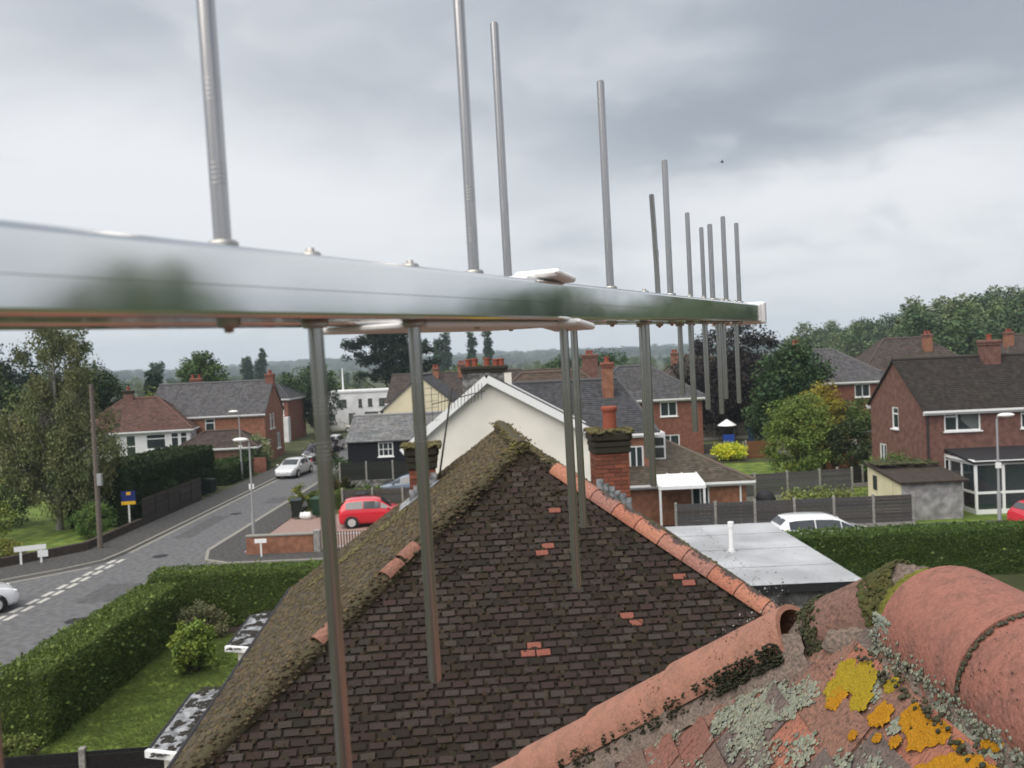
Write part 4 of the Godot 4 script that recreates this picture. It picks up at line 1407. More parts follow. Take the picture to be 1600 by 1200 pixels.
# ---------------------------------------------------------------- the neighbour's tiled roof
func build_neighbour() -> void:
	var t := thing("tiled_house", "house with dark mossy hipped tile roof and two brick chimneys", "house", Vector3(0.094, 0, -11.458), deg_to_rad(5.0))
	var A := Vector3(0, 6.8, 0)
	var B := Vector3(0, 6.8, -4.2)
	var L := Vector3(-4, 4, 4)
	var R := Vector3(4, 4, 4)
	var L2 := Vector3(-4, 4, -4.2)
	var R2 := Vector3(4, 4, -4.2)
	var w := MB.new()
	w.bx(Vector3(-3.7, -0.05, -4.1), Vector3(3.7, 3.95, 3.7))
	w.tri(Vector3(3.7, 3.95, -4.1), Vector3(-3.7, 3.95, -4.1), Vector3(0, 6.6, -4.1))
	part(t, "wall", w, M.brick_red)
	var rf := MB.new()
	rf.col = Color(0.018, 0.013, 0.008)
	slab(rf, [L, R, A], 0.08)
	slab(rf, [L2, L, A, B], 0.08)
	slab(rf, [R + Vector3(0.4, -0.28, 0), R2 + Vector3(0.4, -0.28, 0), B, A], 0.08)
	var ro := part(t, "roof", rf, M.roof_under)
	# hip end facing the camera
	var sv := (A - Vector3(0, 4, 4)).normalized()
	var nn := Vector3(1, 0, 0).cross(sv).normalized()
	var variants := []
	var tints := [Color(0.052, 0.037, 0.031), Color(0.044, 0.031, 0.025), Color(0.058, 0.043, 0.036), Color(0.036, 0.026, 0.019), Color(0.053, 0.032, 0.028), Color(0.031, 0.023, 0.016), Color(0.066, 0.053, 0.044)]
	for k in 14:
		var m := MB.new()
		m.col = tints[k % 7]
		var e := 0.006 * (k % 3)
		m.rbox(Transform3D(Basis(Vector3.RIGHT, 0.10), Vector3.ZERO) * Transform3D(Basis(Vector3(1, 0, 0), Vector3(0, 0, -1), Vector3(0, 1, 0)), Vector3(0, 0, 0)), Vector3(0.144 - e, 0.063 + 0.005 * (k % 2), 0.02), 0.004)
		variants.append(m.mesh())
	var pm := MB.new()
	pm.col = Color(0.33, 0.12, 0.09)
	pm.rbox(Transform3D(Basis(Vector3.RIGHT, 0.10), Vector3.ZERO) * Transform3D(Basis(Vector3(1, 0, 0), Vector3(0, 0, -1), Vector3(0, 1, 0)), Vector3(0, 0, 0)), Vector3(0.15, 0.075, 0.02), 0.004)
	var pink := pm.mesh()
	var pinks := [[0.24, 3.66], [0.06, 3.00], [0.11, 2.94], [0.94, 1.97], [0.88, 1.87], [1.56, 2.48], [1.63, 2.38], [-0.19, 1.63], [-0.13, 1.54], [-0.29, 1.54]]
	var rest := MB.new()
	var single := 0
	for row in 48:
		var s := 0.05 + row * 0.1
		var half := 4.0 * (1.0 - (s + 0.03) / 4.883)
		var x := -4.0 + (0.0825 if row % 2 else 0.0)
		while x < 4.0:
			if absf(x) < half - 0.05:
				var f := Transform3D(Basis(Vector3(1, 0, 0), nn, -sv), Vector3(0, 4, 4) + Vector3(x + rng.randf_range(-0.006, 0.006), 0, 0) + sv * (s + rng.randf_range(-0.005, 0.005)) + nn * (0.012 + rng.randf() * 0.005)) * Transform3D(Basis(Vector3.UP, rng.randf_range(-0.03, 0.03)), Vector3.ZERO)
				var clean := false
				for p in pinks:
					if absf(p[0] - x) < 0.083 and absf(p[1] - s) < 0.05:
						clean = true
				if clean:
					var o := part(ro, "tile", pink, M.neighbour_tile, "", "clean pink clay tile among dark ones")
					o.transform = f
					single += 1
				elif row >= 6 and x > -1.9 and x < 1.4 and single < 296:
					var o := part(ro, "tile", variants[rng.randi() % 14], M.neighbour_tile)
					o.transform = f
					single += 1
				elif rng.randf() > 0.05:
					rest.col = vary(tints[rng.randi() % 7], 0.25, 0.08)
					rest.box(f * Transform3D(Basis(Vector3.RIGHT, 0.10), Vector3.ZERO), Vector3(0.144 - rng.randf() * 0.02, 0.02, 0.065))
			x += 0.165
	part(ro, "upper_tiles", rest, M.neighbour_tile, "stuff")
	var joint_moss := MB.new()   # black moss in the joints and over the tile edges
	lumps(joint_moss, 3600, func(_k):
		var s := rng.randf() * 4.7
		var row := floorf(s / 0.1)
		var half := 4.0 * (1.0 - s / 4.883)
		var sy := row * 0.1 + 0.05 + rng.randfn() * 0.02 + 0.045
		return [Vector3(rng.randf_range(-half, half), 4, 4) + sv * sy + nn * 0.015, nn], 0.012, 0.034, Color(0.024, 0.018, 0.011), 0.45, 0.4)
	part(ro, "joint_moss", joint_moss, M.moss, "stuff")
	# side slopes, overgrown
	var side := MB.new()
	var lu := Vector3(0, 0, 1)
	var ls := Vector3(4, 2.8, 0).normalized()
	var sl := 4.883
	slope_tiles(side, L2, lu, ls, [Vector2(0, 0), Vector2(8.2, 0), Vector2(4.2, sl), Vector2(0, sl)], 0.1, 0.165, Color(0.10, 0.078, 0.052), 0.35, 0.011, 0.1)
	slope_tiles(side, R + Vector3(0.4, -0.28, 0), -lu, Vector3(-4, 2.8, 0).normalized(), [Vector2(0, 0), Vector2(8.2, 0), Vector2(8.2, sl * 1.1), Vector2(4, sl * 1.1)], 0.1, 0.165, Color(0.11, 0.085, 0.06), 0.35, 0.011, 0.1)
	part(ro, "side_tiles", side, M.neighbour_tile, "stuff")
	# moss cushions on the slopes, the ridge and the left hip
	var moss := MB.new()
	var ln := lu.cross(ls).normalized()
	lumps(moss, 5200, func(_k):
		var a := rng.randf() * 8.2
		var b := rng.randf() * sl * 0.99
		while a > 8.2 - 4.0 * b / sl:
			a = rng.randf() * 8.2
		return [L2 + lu * a + ls * b + ln * 0.02, ln], 0.012, 0.034, Color(0.085, 0.066, 0.036), 0.45, 0.4)
	var lh := (L - A).normalized()
	lumps(moss, 5200, func(_k):
		var a := rng.randf() * 5.6
		return [A + lh * a + Vector3(rng.randfn() * 0.05, rng.randf_range(0.0, 0.09), rng.randfn() * 0.05), Vector3.UP], 0.010, 0.028, Color(0.06, 0.047, 0.027), 0.6, 0.35)
	lumps(moss, 1700, func(_k):
		var a := rng.randf() * 4.2
		return [A.lerp(B, a / 4.2) + Vector3(rng.randfn() * 0.06, 0.05 + rng.randf() * 0.065, 0), Vector3.UP], 0.008, 0.024, Color(0.105, 0.088, 0.04), 0.6, 0.35)
	lumps(moss, 260, func(_k):
		var a := rng.randf() * rng.randf() * 0.9
		return [A + lh * a + Vector3(rng.randfn() * 0.06, rng.randf_range(0.03, 0.1), rng.randfn() * 0.05), Vector3.UP], 0.008, 0.024, Color(0.12, 0.11, 0.034), 0.6, 0.35)
	lumps(moss, 900, func(_k):
		return [R2 + Vector3(-4, 2.8, 0) * pow(rng.randf(), 0.5) * 0.98 + Vector3(0, 0.04, rng.randf() * 4.2), Vector3.UP], 0.02, 0.05, Color(0.10, 0.085, 0.045), 0.5, 0.4)
	# flush of green below the left chimney
	lumps(moss, 420, func(_k):
		var b := rng.randf()
		return [Vector3(-1.75, 5.6, -2.6) + Vector3(-0.7, -0.49, 0.05) * b * 2.4 + Vector3(0, 0.02, rng.randfn() * 0.16), ln], 0.010, 0.03, Color(0.115, 0.10, 0.045), 0.4, 0.3)
	part(ro, "moss", moss, M.moss, "stuff")
	# ridge core and the terracotta tiles of the right hip
	var ri := MB.new()
	ri.col = Color(0.09, 0.075, 0.04)
	ri.tube([A + Vector3(0, 0.02, 0.05), B + Vector3(0, 0.02, -0.1)], [0.11, 0.11], 12)
	ri.tube([A + Vector3(0, 0.0, 0), L], [0.10, 0.10], 12)
	part(ro, "mossy_ridge", ri, M.neighbour_tile)
	var rh := (R - A).normalized()
	var upv := (Vector3.UP - rh * rh.y).normalized()
	var hip_len := (R - A).length()
	for k in 15:
		var st := A + rh * (0.62 + (k + 1) * 0.36) + upv * 0.0
		if 0.62 + (k + 1) * 0.36 > hip_len:
			break
		var c := half_tile(0.35, 0.135, 0.128, 0.015)
		var warm: Color = [Color(0.46, 0.20, 0.13), Color(0.40, 0.19, 0.145), Color(0.34, 0.17, 0.135), Color(0.42, 0.17, 0.11)][k % 4]
		for m in c.c.size():
			c.c[m] = warm
		var o := part(ro, "hip_tile", c, M.clay_far)
		o.transform = look(st, st - rh, upv)
		if k > 1:
			var soot := MB.new()   # dark growth sitting on the crown of each tile
			lumps(soot, 170, func(_q):
				var an := rng.randfn() * 0.28 + 0.1
				return [Vector3(sin(an) * 0.134, cos(an) * 0.134 - 0.002, -0.17 + rng.randfn() * 0.06), Vector3(sin(an), cos(an), 0)], 0.005, 0.014, Color(0.06, 0.05, 0.05), 0.18, 0.3)
			part(o, "dark_growth", soot, M.moss, "stuff")
	for q in [[2.55, 1], [2.86, 1], [3.95, 1]]:
		for k in q[1]:
			var st: Vector3 = A + lh * (q[0] + k * 0.27)
			var upl := (Vector3.UP - lh * lh.y).normalized()
			var c := half_tile(0.26, 0.122, 0.118, 0.015, 1.2)
			for m in c.c.size():
				c.c[m] = vary(Color(0.27, 0.13, 0.095), 0.25)
			var o := part(ro, "hip_tile", c, M.clay_far, "", "bare clay hip tile showing through moss")
			o.transform = look(st + upl * 0.03, st + upl * 0.03 - lh, upl)
	# gutter, fascia and the two flat bay roofs on the left side
	var gt := MB.new()
	gt.box(at3(-4.02, 3.93, -0.1), Vector3(0.03, 0.08, 8.3))
	gt.tube([Vector3(-4.07, 3.95, 4.1), Vector3(-4.07, 3.95, -4.3)], [0.035, 0.035], 8)
	part(t, "gutter", gt, M.felt_edge)
	for z in [0.95, -2.55]:
		var bay := MB.new()
		var flat := Transform3D(Basis(Vector3(1, 0, 0), Vector3(0, 0, -1), Vector3(0, 1, 0)), Vector3(0, -0.05, 0))
		var low := [Vector2(-3.7, -z + 1.1), Vector2(-4.45, -z + 0.75), Vector2(-4.45, -z - 0.75), Vector2(-3.7, -z - 1.1)]
		bay.prism(low, flat, 3.75)
		var bo := part(t, "bay", bay, M.render_cream)
		var big := [Vector2(-3.7, -z + 1.2), Vector2(-4.58, -z + 0.82), Vector2(-4.58, -z - 0.82), Vector2(-3.7, -z - 1.2)]
		var top := MB.new()
		top.prism(big, Transform3D(flat.basis, Vector3(0, 3.72, 0)), 0.05)
		part(bo, "bay_roof", top, M.lead)
		var bm := MB.new()
		var bz := noise_of(57, 1.6, 3)
		lumps(bm, 900, func(_k):
			var p := Vector3(rng.randf_range(-4.55, -4.0), 3.775, z + rng.randf_range(-1.0, 1.0))
			while bz.get_noise_3dv(p * 2.0) < 0.02:
				p = Vector3(rng.randf_range(-4.55, -4.0), 3.775, z + rng.randf_range(-1.0, 1.0))
			return [p, Vector3.UP], 0.008, 0.03, Color(0.03, 0.028, 0.024), 0.3, 0.4)
		part(bo, "moss", bm, M.moss, "stuff")
		for k in 2:
			var rim := MB.new()
			var r0 := Vector3(-4.0, 3.75, z + 1.08) if k == 0 else Vector3(-4.60, 3.75, z + 0.84)
			var r1 := Vector3(-4.60, 3.75, z + 0.84) if k == 0 else Vector3(-4.60, 3.75, z - 0.84)
			rim.box(Transform3D(Basis.looking_at(r1 - r0, Vector3.UP), (r0 + r1) / 2), Vector3(0.06 if k == 0 else 0.03, 0.08 if k == 0 else 0.06, (r1 - r0).length() + 0.02))
			part(bo, "bay_gutter", rim, M.white_plastic if k == 0 else M.felt_edge)
	# chimneys with lead flashings
	var spotted := [[Vector3(-1.47, 5.0, -3.35), 0.46, 0.46, 1.42, [], "left"], [Vector3(1.95, 4.9, -3.5), 0.6, 0.55, 1.60, [[0.03, 0.0, 0.45]], "right"]]
	for q in spotted:
		var c := chimney(t, q[0], q[1], q[2], q[3], q[4], M.brick_unit, M.stained_cap, M.terracotta_pot, true, Color(0.27, 0.095, 0.06))
		var cm := MB.new()
		lumps(cm, 220, func(_k):
			return [q[0] + Vector3(rng.randf_range(-0.5, 0.5) * (q[1] + 0.2), q[3] + 0.17 + rng.randf() * 0.05, rng.randf_range(-0.5, 0.5) * (q[2] + 0.2)), Vector3.UP], 0.02, 0.06, Color(0.09, 0.08, 0.035), 0.6, 0.35)
		part(c, "moss", cm, M.moss, "stuff")
		var oc := MB.new()
		oc.rbox(at3(q[0].x, q[0].y + q[3] - 0.14, q[0].z) * Transform3D(Basis(Vector3.RIGHT, PI / 2), Vector3.ZERO), Vector3(q[1] + 0.07, q[2] + 0.07, 0.13), 0.02)
		part(c, "oversailing_course", oc, M.stained_cap)
		var fl := MB.new()
		var sgn := signf(q[0].x)
		for k in 6:   # stepped flashing on the face towards the camera, following the slope
			var x: float = q[0].x - sgn * (q[1] / 2) + sgn * (k + 0.5) * q[1] / 6.0
			var ys: float = 6.8 - 0.7 * absf(x)
			fl.box(at3(x, ys + 0.11, q[0].z + q[2] / 2 + 0.012), Vector3(q[1] / 6.0 + 0.03, 0.26 - 0.03 * (k % 2), 0.008))
		fl.box(Transform3D(Basis(Vector3.BACK, -sgn * atan(0.7)), Vector3(q[0].x, 6.8 - 0.7 * absf(q[0].x) + 0.045, q[0].z + q[2] / 2 + 0.09)), Vector3(q[1] * 1.5, 0.008, 0.18))
		fl.box(Transform3D(Basis(Vector3.BACK, -sgn * atan(0.7)), Vector3(q[0].x + sgn * (q[1] / 2 + 0.1), 6.8 - 0.7 * (absf(q[0].x) + q[1] / 2 + 0.1) + 0.05, q[0].z)), Vector3(0.25, 0.008, q[2] + 0.3))
		part(c, "lead_flashing", fl, M.lead)
	# rear wing, lower
	var wing := MB.new()
	wing.col = Color(0.03, 0.025, 0.02)
	wing.bx(Vector3(-1.5, -0.05, -8.6), Vector3(3.9, 3.6, -4.12))
	part(t, "rear_wing_wall", wing, M.brick_red)
	var wr := MB.new()
	wr.col = Color(0.05, 0.04, 0.035)
	slab(wr, [Vector3(4.3, 3.72, -4.22), Vector3(4.3, 3.72, -8.8), Vector3(1.0, 5.8, -8.8), Vector3(1.0, 5.8, -4.22)], 0.08)
	slab(wr, [Vector3(-2.0, 3.72, -8.8), Vector3(-2.0, 3.72, -4.22), Vector3(1.0, 5.8, -4.22), Vector3(1.0, 5.8, -8.8)], 0.08)
	var wo := part(t, "rear_wing_roof", wr, M.roof_under)
	var wt := MB.new()
	slope_tiles(wt, Vector3(4.3, 3.73, -4.22), Vector3(0, 0, -1), Vector3(-3.3, 2.08, 0).normalized(), [Vector2(0, 0), Vector2(4.58, 0), Vector2(4.58, 3.9), Vector2(0, 3.9)], 0.1, 0.165, Color(0.13, 0.085, 0.065), 0.3)
	part(wo, "rear_tiles", wt, M.neighbour_tile, "stuff")

func build_yagi() -> void:   # aerial clamped to the left chimney of the tiled house
	var t := thing("rooftop_yagi_aerial", "thin rusty comb aerial on a mast at the tiled house's left chimney", "aerial", Vector3(-1.45, 5.9, -14.9), deg_to_rad(5.0))
	var m := MB.new()
	m.tube([Vector3(0.02, -0.1, 0.0), Vector3(0.36, 1.72, 0.0)], [0.018, 0.016], 8)
	part(t, "mast", m, M.dull_rod)
	var c := Vector3(0.34, 1.5, 0.03)
	var d := Vector3(0.75, 0.18, 0.55).normalized()
	var b := MB.new()
	b.tube([c - d * 0.45, c + d * 0.75], [0.01, 0.01], 6)
	part(t, "boom", b, M.dull_rod)
	for k in 14:
		var e := MB.new()
		var p := c + d * (-0.3 + k * 0.075)
		var l := 0.2 - 0.004 * k
		e.tube([p - Vector3(0.05, 1, 0).normalized() * l, p + Vector3(0.05, 1, 0).normalized() * l], [0.005, 0.005], 5)
		part(t, "element", e, M.dull_rod)
	var g := MB.new()
	var o := c - d * 0.45
	for j in 6:
		var y := -0.3 + j * 0.12
		g.tube([o + Vector3(-0.12, y, 0.2), o + Vector3(0.12, y, -0.2)], [0.004, 0.004], 5)
	g.tube([o + Vector3(0, -0.32, 0), o + Vector3(0, 0.32, 0)], [0.006, 0.006], 5)
	part(t, "reflector", g, M.dull_rod)

# ---------------------------------------------------------------- ground, roads
var hill_noise: FastNoiseLite
func ground_height(x: float, z: float) -> float:
	var r := sqrt(x * x + z * z)
	var az := rad_to_deg(atan2(x, -z))
	var right := smoothstep(14.0, 38.0, az) * (1.0 - smoothstep(100.0, 140.0, az)) * smoothstep(110.0, 260.0, r) * 11.0
	var far := smoothstep(800.0, 2600.0, r) * (20.0 + 34.0 * hill_noise.get_noise_2d(cos(deg_to_rad(az)) * 2.2, sin(deg_to_rad(az)) * 2.2 + r * 0.0004))
	return right + far - 0.02

func build_ground() -> void:
	hill_noise = noise_of(61, 1.0, 3)
	var g := MB.new()
	var rs := [0.0, 6.0, 14.0, 25.0, 40.0, 60.0, 85.0, 110.0, 135.0, 160.0, 190.0, 225.0, 265.0, 320.0, 400.0, 520.0, 680.0, 860.0, 1050.0, 1300.0, 1600.0, 1950.0, 2300.0, 2650.0, 3000.0]
	g.grid(180, rs.size() - 1, func(i, j):
		var a: float = -TAU * i / 180.0
		var r: float = rs[rs.size() - 1 - j]
		var x := sin(a) * r
		var z := -cos(a) * r
		return Vector3(x, ground_height(x, z), z))
	setting("ground", g, M.ground)
	var sheet := func(called: String, pts: Array, y: float, m: Material) -> MeshInstance3D:
		var b := MB.new()
		var poly := PackedVector2Array(pts)
		var idx := Geometry2D.triangulate_polygon(poly)
		for k in range(0, idx.size(), 3):
			var p := [poly[idx[k]], poly[idx[k + 1]], poly[idx[k + 2]]]
			if (p[1] - p[0]).cross(p[2] - p[0]) > 0.0:
				p = [p[0], p[2], p[1]]
			b.tri(Vector3(p[0].x, y, p[0].y), Vector3(p[1].x, y, p[1].y), Vector3(p[2].x, y, p[2].y))
		return setting(called, b, m)
	var V := func(a: Array) -> Array:
		var o := []
		for k in range(0, a.size(), 2):
			o.append(Vector2(a[k], a[k + 1]))
		return o
	sheet.call("road", V.call([-18.2, -135, -14.2, -135, -14.2, -37.2, -13.6, -35.4, -12.4, -34.6, 60, -34.6, 60, -29.6, -10.6, -29.6, -12.2, -28.6, -12.6, -26.5, -12.6, 30, -18.2, 30, -18.2, -20.0, -34, -8, -34, -21.5, -21.1, -33.2, -19.4, -34.8, -18.4, -36.2, -18.2, -38]), 0.0, M.asphalt)
	sheet.call("pavement", V.call([-20.3, -120, -18.34, -120, -18.34, -38, -18.5, -36.3, -19.5, -34.95, -21.2, -33.35, -30, -25.2, -32, -27.4, -22.6, -35.6, -20.3, -38.4]), 0.1, M.pavement)
	sheet.call("pavement", V.call([-14.06, -120, -12.4, -120, -12.4, -45.6, -12.4, -36.6, -6, -36.6, 60, -36.2, 60, -34.74, -12.3, -34.74, -13.5, -35.5, -14.06, -37.3]), 0.1, M.pavement)
	sheet.call("driveway", V.call([-12.36, -45.4, -4.5, -45.4, -4.5, -36.64, -12.36, -36.64]), 0.09, M.block_paving)
	sheet.call("parking_area", V.call([-12.3, -110, 1.0, -110, 1.0, -74, -12.3, -62]), 0.02, M.asphalt)
	sheet.call("lawn", V.call([-10.6, -25.3, -4.0, -25.3, -4.0, -17.5, -10.6, -17.2]), 0.03, M.lawn)
	sheet.call("garden_soil", V.call([-11.6, -26.2, -3.0, -26.2, -3.0, -12.0, -11.6, -12.0]), 0.01, M.soil)
	sheet.call("verge_grass", V.call([-45, -60, -22.9, -60, -20.5, -44.6, -20.4, -38.8, -22.7, -36.0, -32, -27.8, -45, -27.8]), 0.012, M.lawn)
	sheet.call("garden_grass", V.call([9.0, -60, 40, -60, 40, -36.6, 9.0, -36.6]), 0.014, M.lawn)
	# kerbs
	var kerb := func(pts: Array) -> void:
		var b := MB.new()
		for k in pts.size() - 1:
			var a := Vector3(pts[k].x, 0.05, pts[k].y)
			var d := Vector3(pts[k + 1].x, 0.05, pts[k + 1].y) - a
			b.box(Transform3D(Basis.looking_at(d, Vector3.UP), a + d / 2), Vector3(0.14, 0.13, d.length() + 0.02))
		setting("kerb", b, M.kerb)
	kerb.call(V.call([-18.27, -120, -18.27, -38, -18.43, -36.25, -19.45, -34.87, -21.15, -33.27, -30, -25.1]))
	kerb.call(V.call([-14.13, -120, -14.13, -37.25, -13.55, -35.45, -12.35, -34.67, 60, -34.67]))
	# pale channel strips and the give-way lines
	var ch := MB.new()
	ch.box(at3(-18.06, 0.002, -79), Vector3(0.24, 0.005, 82))
	ch.box(at3(-14.36, 0.002, -79), Vector3(0.26, 0.005, 82))
	setting("road_channel", ch, M.kerb)
	for row in 2:
		for k in 10:
			var z := -27.2 - k * 1.02 + row * 0.1
			var x := -17.62 - row * 0.34 - 0.012 * k
			if z < -37.0:
				continue
			var b := MB.new()
			b.box(at3(x, 0.003, z), Vector3(0.2, 0.005, 0.66))
			setting("road_marking", b, M.road_paint)
	var side_line := MB.new()
	side_line.box(at3(-20.15, 0.003, -33.75, deg_to_rad(44)), Vector3(4.6, 0.005, 0.2))
	setting("road_channel", side_line, M.kerb)
	# road repairs and drain lids
	for p in [[-15.6, -31.0, 1.4, 2.6], [-16.9, -44.0, 0.9, 6.0], [-15.2, -52.0, 1.2, 2.2], [-2.0, -32.4, 5.0, 0.8]]:
		var b := MB.new()
		b.col = gray(0.72)
		b.box(at3(p[0], 0.0015, p[1], 0.02), Vector3(p[2], 0.005, p[3]))
		setting("road_patch", b, M.asphalt)
	for p in [[-16.2, -37.0], [-16.3, -47.5], [-15.0, -27.5]]:
		var b := MB.new()
		b.lathe(at3(p[0], 0.0, p[1]), [[0.34, 0.0], [0.34, 0.007], [0.30, 0.007], [0.0, 0.007]], 20)
		setting("drain_lid", b, M.felt_edge)
	# blades that roughen the near lawn
	var bl := MB.new()
	for k in 14:
		var th := rng.randf() * TAU
		var p := Vector3(cos(th), 0, sin(th)) * rng.randf() * 0.05
		var hgt := rng.randf_range(0.02, 0.05)
		bl.col = vary(Color(1, 1, 1), 0.25)
		bl.leaf(p, Vector3(rng.randf_range(-0.02, 0.02), hgt, rng.randf_range(-0.02, 0.02)), Vector3(cos(th + 1.5), 0, sin(th + 1.5)) * 0.009)
	var mm := MultiMesh.new()
	mm.transform_format = MultiMesh.TRANSFORM_3D
	mm.mesh = bl.mesh()
	mm.instance_count = 16000
	for k in 16000:
		var p := Vector3(rng.randf_range(-10.5, -4.2), 0.03, rng.randf_range(-25.2, -17.45))
		mm.set_instance_transform(k, Transform3D(Basis(Vector3.UP, rng.randf() * TAU).scaled(Vector3.ONE * rng.randf_range(0.7, 1.4)), p))
	var gi := MultiMeshInstance3D.new()
	gi.name = "grass"
	gi.multimesh = mm
	gi.material_override = M.grass_blade
	gi.set_meta("kind", "stuff")
	gi.set_meta("label", "short mown grass of the hedged front garden")
	gi.set_meta("category", "grass")
	add_child(gi)

# ---------------------------------------------------------------- gardens in the left half
func build_left() -> void:
	make_hedge("clipped_hedge", "clipped green hedge across the back of the small lawn", Vector3(-11.9, 0, -27.1), Vector3(-6.2, 1.78, -26.05), 1700, 0.045, Color(0.105, 0.15, 0.038), 0.04)
	make_hedge("clipped_hedge", "long clipped hedge between the road and the small lawn", Vector3(-11.75, 0, -25.3), Vector3(-10.5, 1.7, -17.9), 1700, 0.045, Color(0.108, 0.15, 0.038), 0.04)
	make_bush("garden_shrub", "rounded light green shrub standing alone on the small lawn", "shrub", Vector3(-8.9, 0, -22.0), Vector3(0.52, 0.78, 0.52), 90, 70, 0.055, Color(0.11, 0.15, 0.03))
	make_bush("garden_shrub", "grey leaved straggling shrub in the corner of the clipped hedges", "shrub", Vector3(-9.75, 0, -25.0), Vector3(0.8, 0.55, 0.5), 70, 60, 0.05, Color(0.10, 0.10, 0.055))
	panel_fence("garden_fence", "dark timber fence with pale posts below the small lawn's near edge", Vector3(-12.5, 0, -14.2), Vector3(-4.9, 0, -14.75), 5, 1.42, true, Color(0.02, 0.019, 0.02), true, 0.0)
	make_bush("garden_shrub", "low bush under the end of the roadside hedge", "shrub", Vector3(-10.9, 0, -17.2), Vector3(0.5, 0.3, 0.4), 30, 60, 0.05, Color(0.09, 0.11, 0.03))
	# low brick wall with pier, T-shaped sign and railings at the driveway
	var bw := thing("brick_wall", "low red brick wall with coping along the pink driveway", "wall", Vector3(-12.0, 0, -36.2))
	var b := MB.new()
	b.bx(Vector3(0, -0.05, -0.11), Vector3(2.95, 0.86, 0.11))
	part(bw, "brickwork", b, M.brick_orange)
	var cp := MB.new()
	cp.rbox(at3(1.475, 0.9, 0) * Transform3D(Basis(Vector3.UP, PI / 2), Vector3.ZERO), Vector3(0.3, 0.08, 3.0), 0.015)
	part(bw, "coping", cp, M.kerb)
	var pier := MB.new()
	pier.rbox(at3(3.12, 0.5, 0) * Transform3D(Basis(Vector3.RIGHT, PI / 2), Vector3.ZERO), Vector3(0.3, 0.3, 1.1), 0.02)
	part(bw, "pier", pier, M.concrete)
	var rl := thing("picket_railing", "thin upright railings beside the low brick wall", "railing", Vector3(-8.6, 0, -36.2))
	for y in [0.25, 0.8]:
		var h := MB.new()
		h.bx(Vector3(0, y, -0.02), Vector3(4.2, y + 0.05, 0.02))
		part(rl, "rail", h, M.timber)
	for k in 34:
		var p := MB.new()
		p.col = Color(0.1, 0.09, 0.08)
		p.bx(Vector3(k * 0.125, -0.04, 0.022), Vector3(k * 0.125 + 0.045, 0.95, 0.045))
		part(rl, "picket", p, M.timber)
	var ts := thing("street_name_sign", "small white plate on one post before the low brick wall", "sign", Vector3(-11.2, 0.08, -35.6))
	var q := MB.new()
	q.bx(Vector3(-0.03, -0.05, -0.03), Vector3(0.03, 0.7, 0.03))
	part(ts, "post", q, M.white_plastic)
	q = MB.new()
	q.bx(Vector3(-0.26, 0.62, 0.03), Vector3(0.26, 0.8, 0.045))
	part(ts, "plate", q, M.white_plastic)
	var sn := thing("street_name_sign", "white street sign on two legs by the junction", "sign", Vector3(-21.6, 0.02, -36.25), deg_to_rad(22))
	for x in [-0.42, 0.36]:
		q = MB.new()
		q.bx(Vector3(x, -0.05, -0.04), Vector3(x + 0.08, 0.72, 0.04))
		part(sn, "leg", q, M.white_plastic)
	q = MB.new()
	q.bx(Vector3(-0.62, 0.66, 0.04), Vector3(0.62, 0.88, 0.06))
	part(sn, "plate", q, M.white_plastic)
	q = MB.new()
	q.bx(Vector3(0.28, 0.32, 0.05), Vector3(0.68, 0.62, 0.065))
	part(sn, "small_plate", q, M.white_plastic)
	# cars
	make_car("red hatchback parked on the pink driveway", Vector3(-7.35, 0.09, -42.0), deg_to_rad(8), M.paint_red, true, 3.45, 1.42)
	make_car("dark blue grey car parked behind the driveway fence", Vector3(-6.6, 0, -51.3), deg_to_rad(172), M.paint_blue, true, 4.1, 1.42)
	make_car("silver saloon parked at the left kerb of the street", Vector3(-17.3, 0, -64.2), deg_to_rad(-96), M.paint_silver, false, 4.4, 1.42)
	make_car("dark grey car parked far along the street's left kerb", Vector3(-18.2, 0, -75.5), deg_to_rad(-95), M.paint_grey, true, 4.2, 1.45)
	make_car("silver grey van-like car beyond the dark grey one", Vector3(-18.4, 0, -82.5), deg_to_rad(-95), M.paint_silver, true, 4.3, 1.6)
	make_car("white car nosing out of the side road at the picture's left edge", Vector3(-19.95, 0, -28.5), deg_to_rad(42), M.paint_white, true, 4.1, 1.45)
	make_car("pale beige car parked before the white shop", Vector3(-23.0, 0, -107.5), deg_to_rad(10), M.paint_beige, true, 4.2, 1.5)
	# bins and sacks
	wheelie_bin("dark wheelie bin with pale lid beside the driveway", Vector3(-12.0, 0.1, -44.6), 0.2, Color(0.012, 0.02, 0.018))
	wheelie_bin("green wheelie bin next to the white sacks on the driveway", Vector3(-10.9, 0.1, -44.9), -0.2, Color(0.012, 0.04, 0.022))
	wheelie_bin("black wheelie bin behind the red hatchback", Vector3(-8.7, 0.09, -45.9), 0.1, Color(0.01, 0.01, 0.012))
	wheelie_bin("dark green wheelie bin at the foot of the tall hedge", Vector3(-20.6, 0.1, -55.2), 1.2, Color(0.012, 0.022, 0.016))
	var sk := thing("rubbish_sacks", "white plastic sacks between the driveway bins", "sacks", Vector3(-11.45, 0.1, -44.4))
	for k in 3:
		var m := MB.new()
		m.ball(at3(-0.16 + 0.16 * k, 0.17, 0.05 * k), Vector3(0.18, 0.2, 0.17), 0.5, noise_of(81 + k, 6.0, 3), 14, 10)
		part(sk, "sack", m, M.white_plastic)
	# fence, bed and plants behind the driveway
	panel_fence("boundary_fence", "grey fence behind the red hatchback", Vector3(-9.9, 0, -46.6), Vector3(-3.0, 0, -46.2), 4, 1.25, false, Color(0.11, 0.105, 0.1))
	panel_fence("boundary_fence", "dark fence on a pale wall before the black boarded building", Vector3(-11.6, 0.75, -54.2), Vector3(-4.6, 0.75, -54.2), 4, 1.15, false, Color(0.035, 0.04, 0.035), true, 0.0)
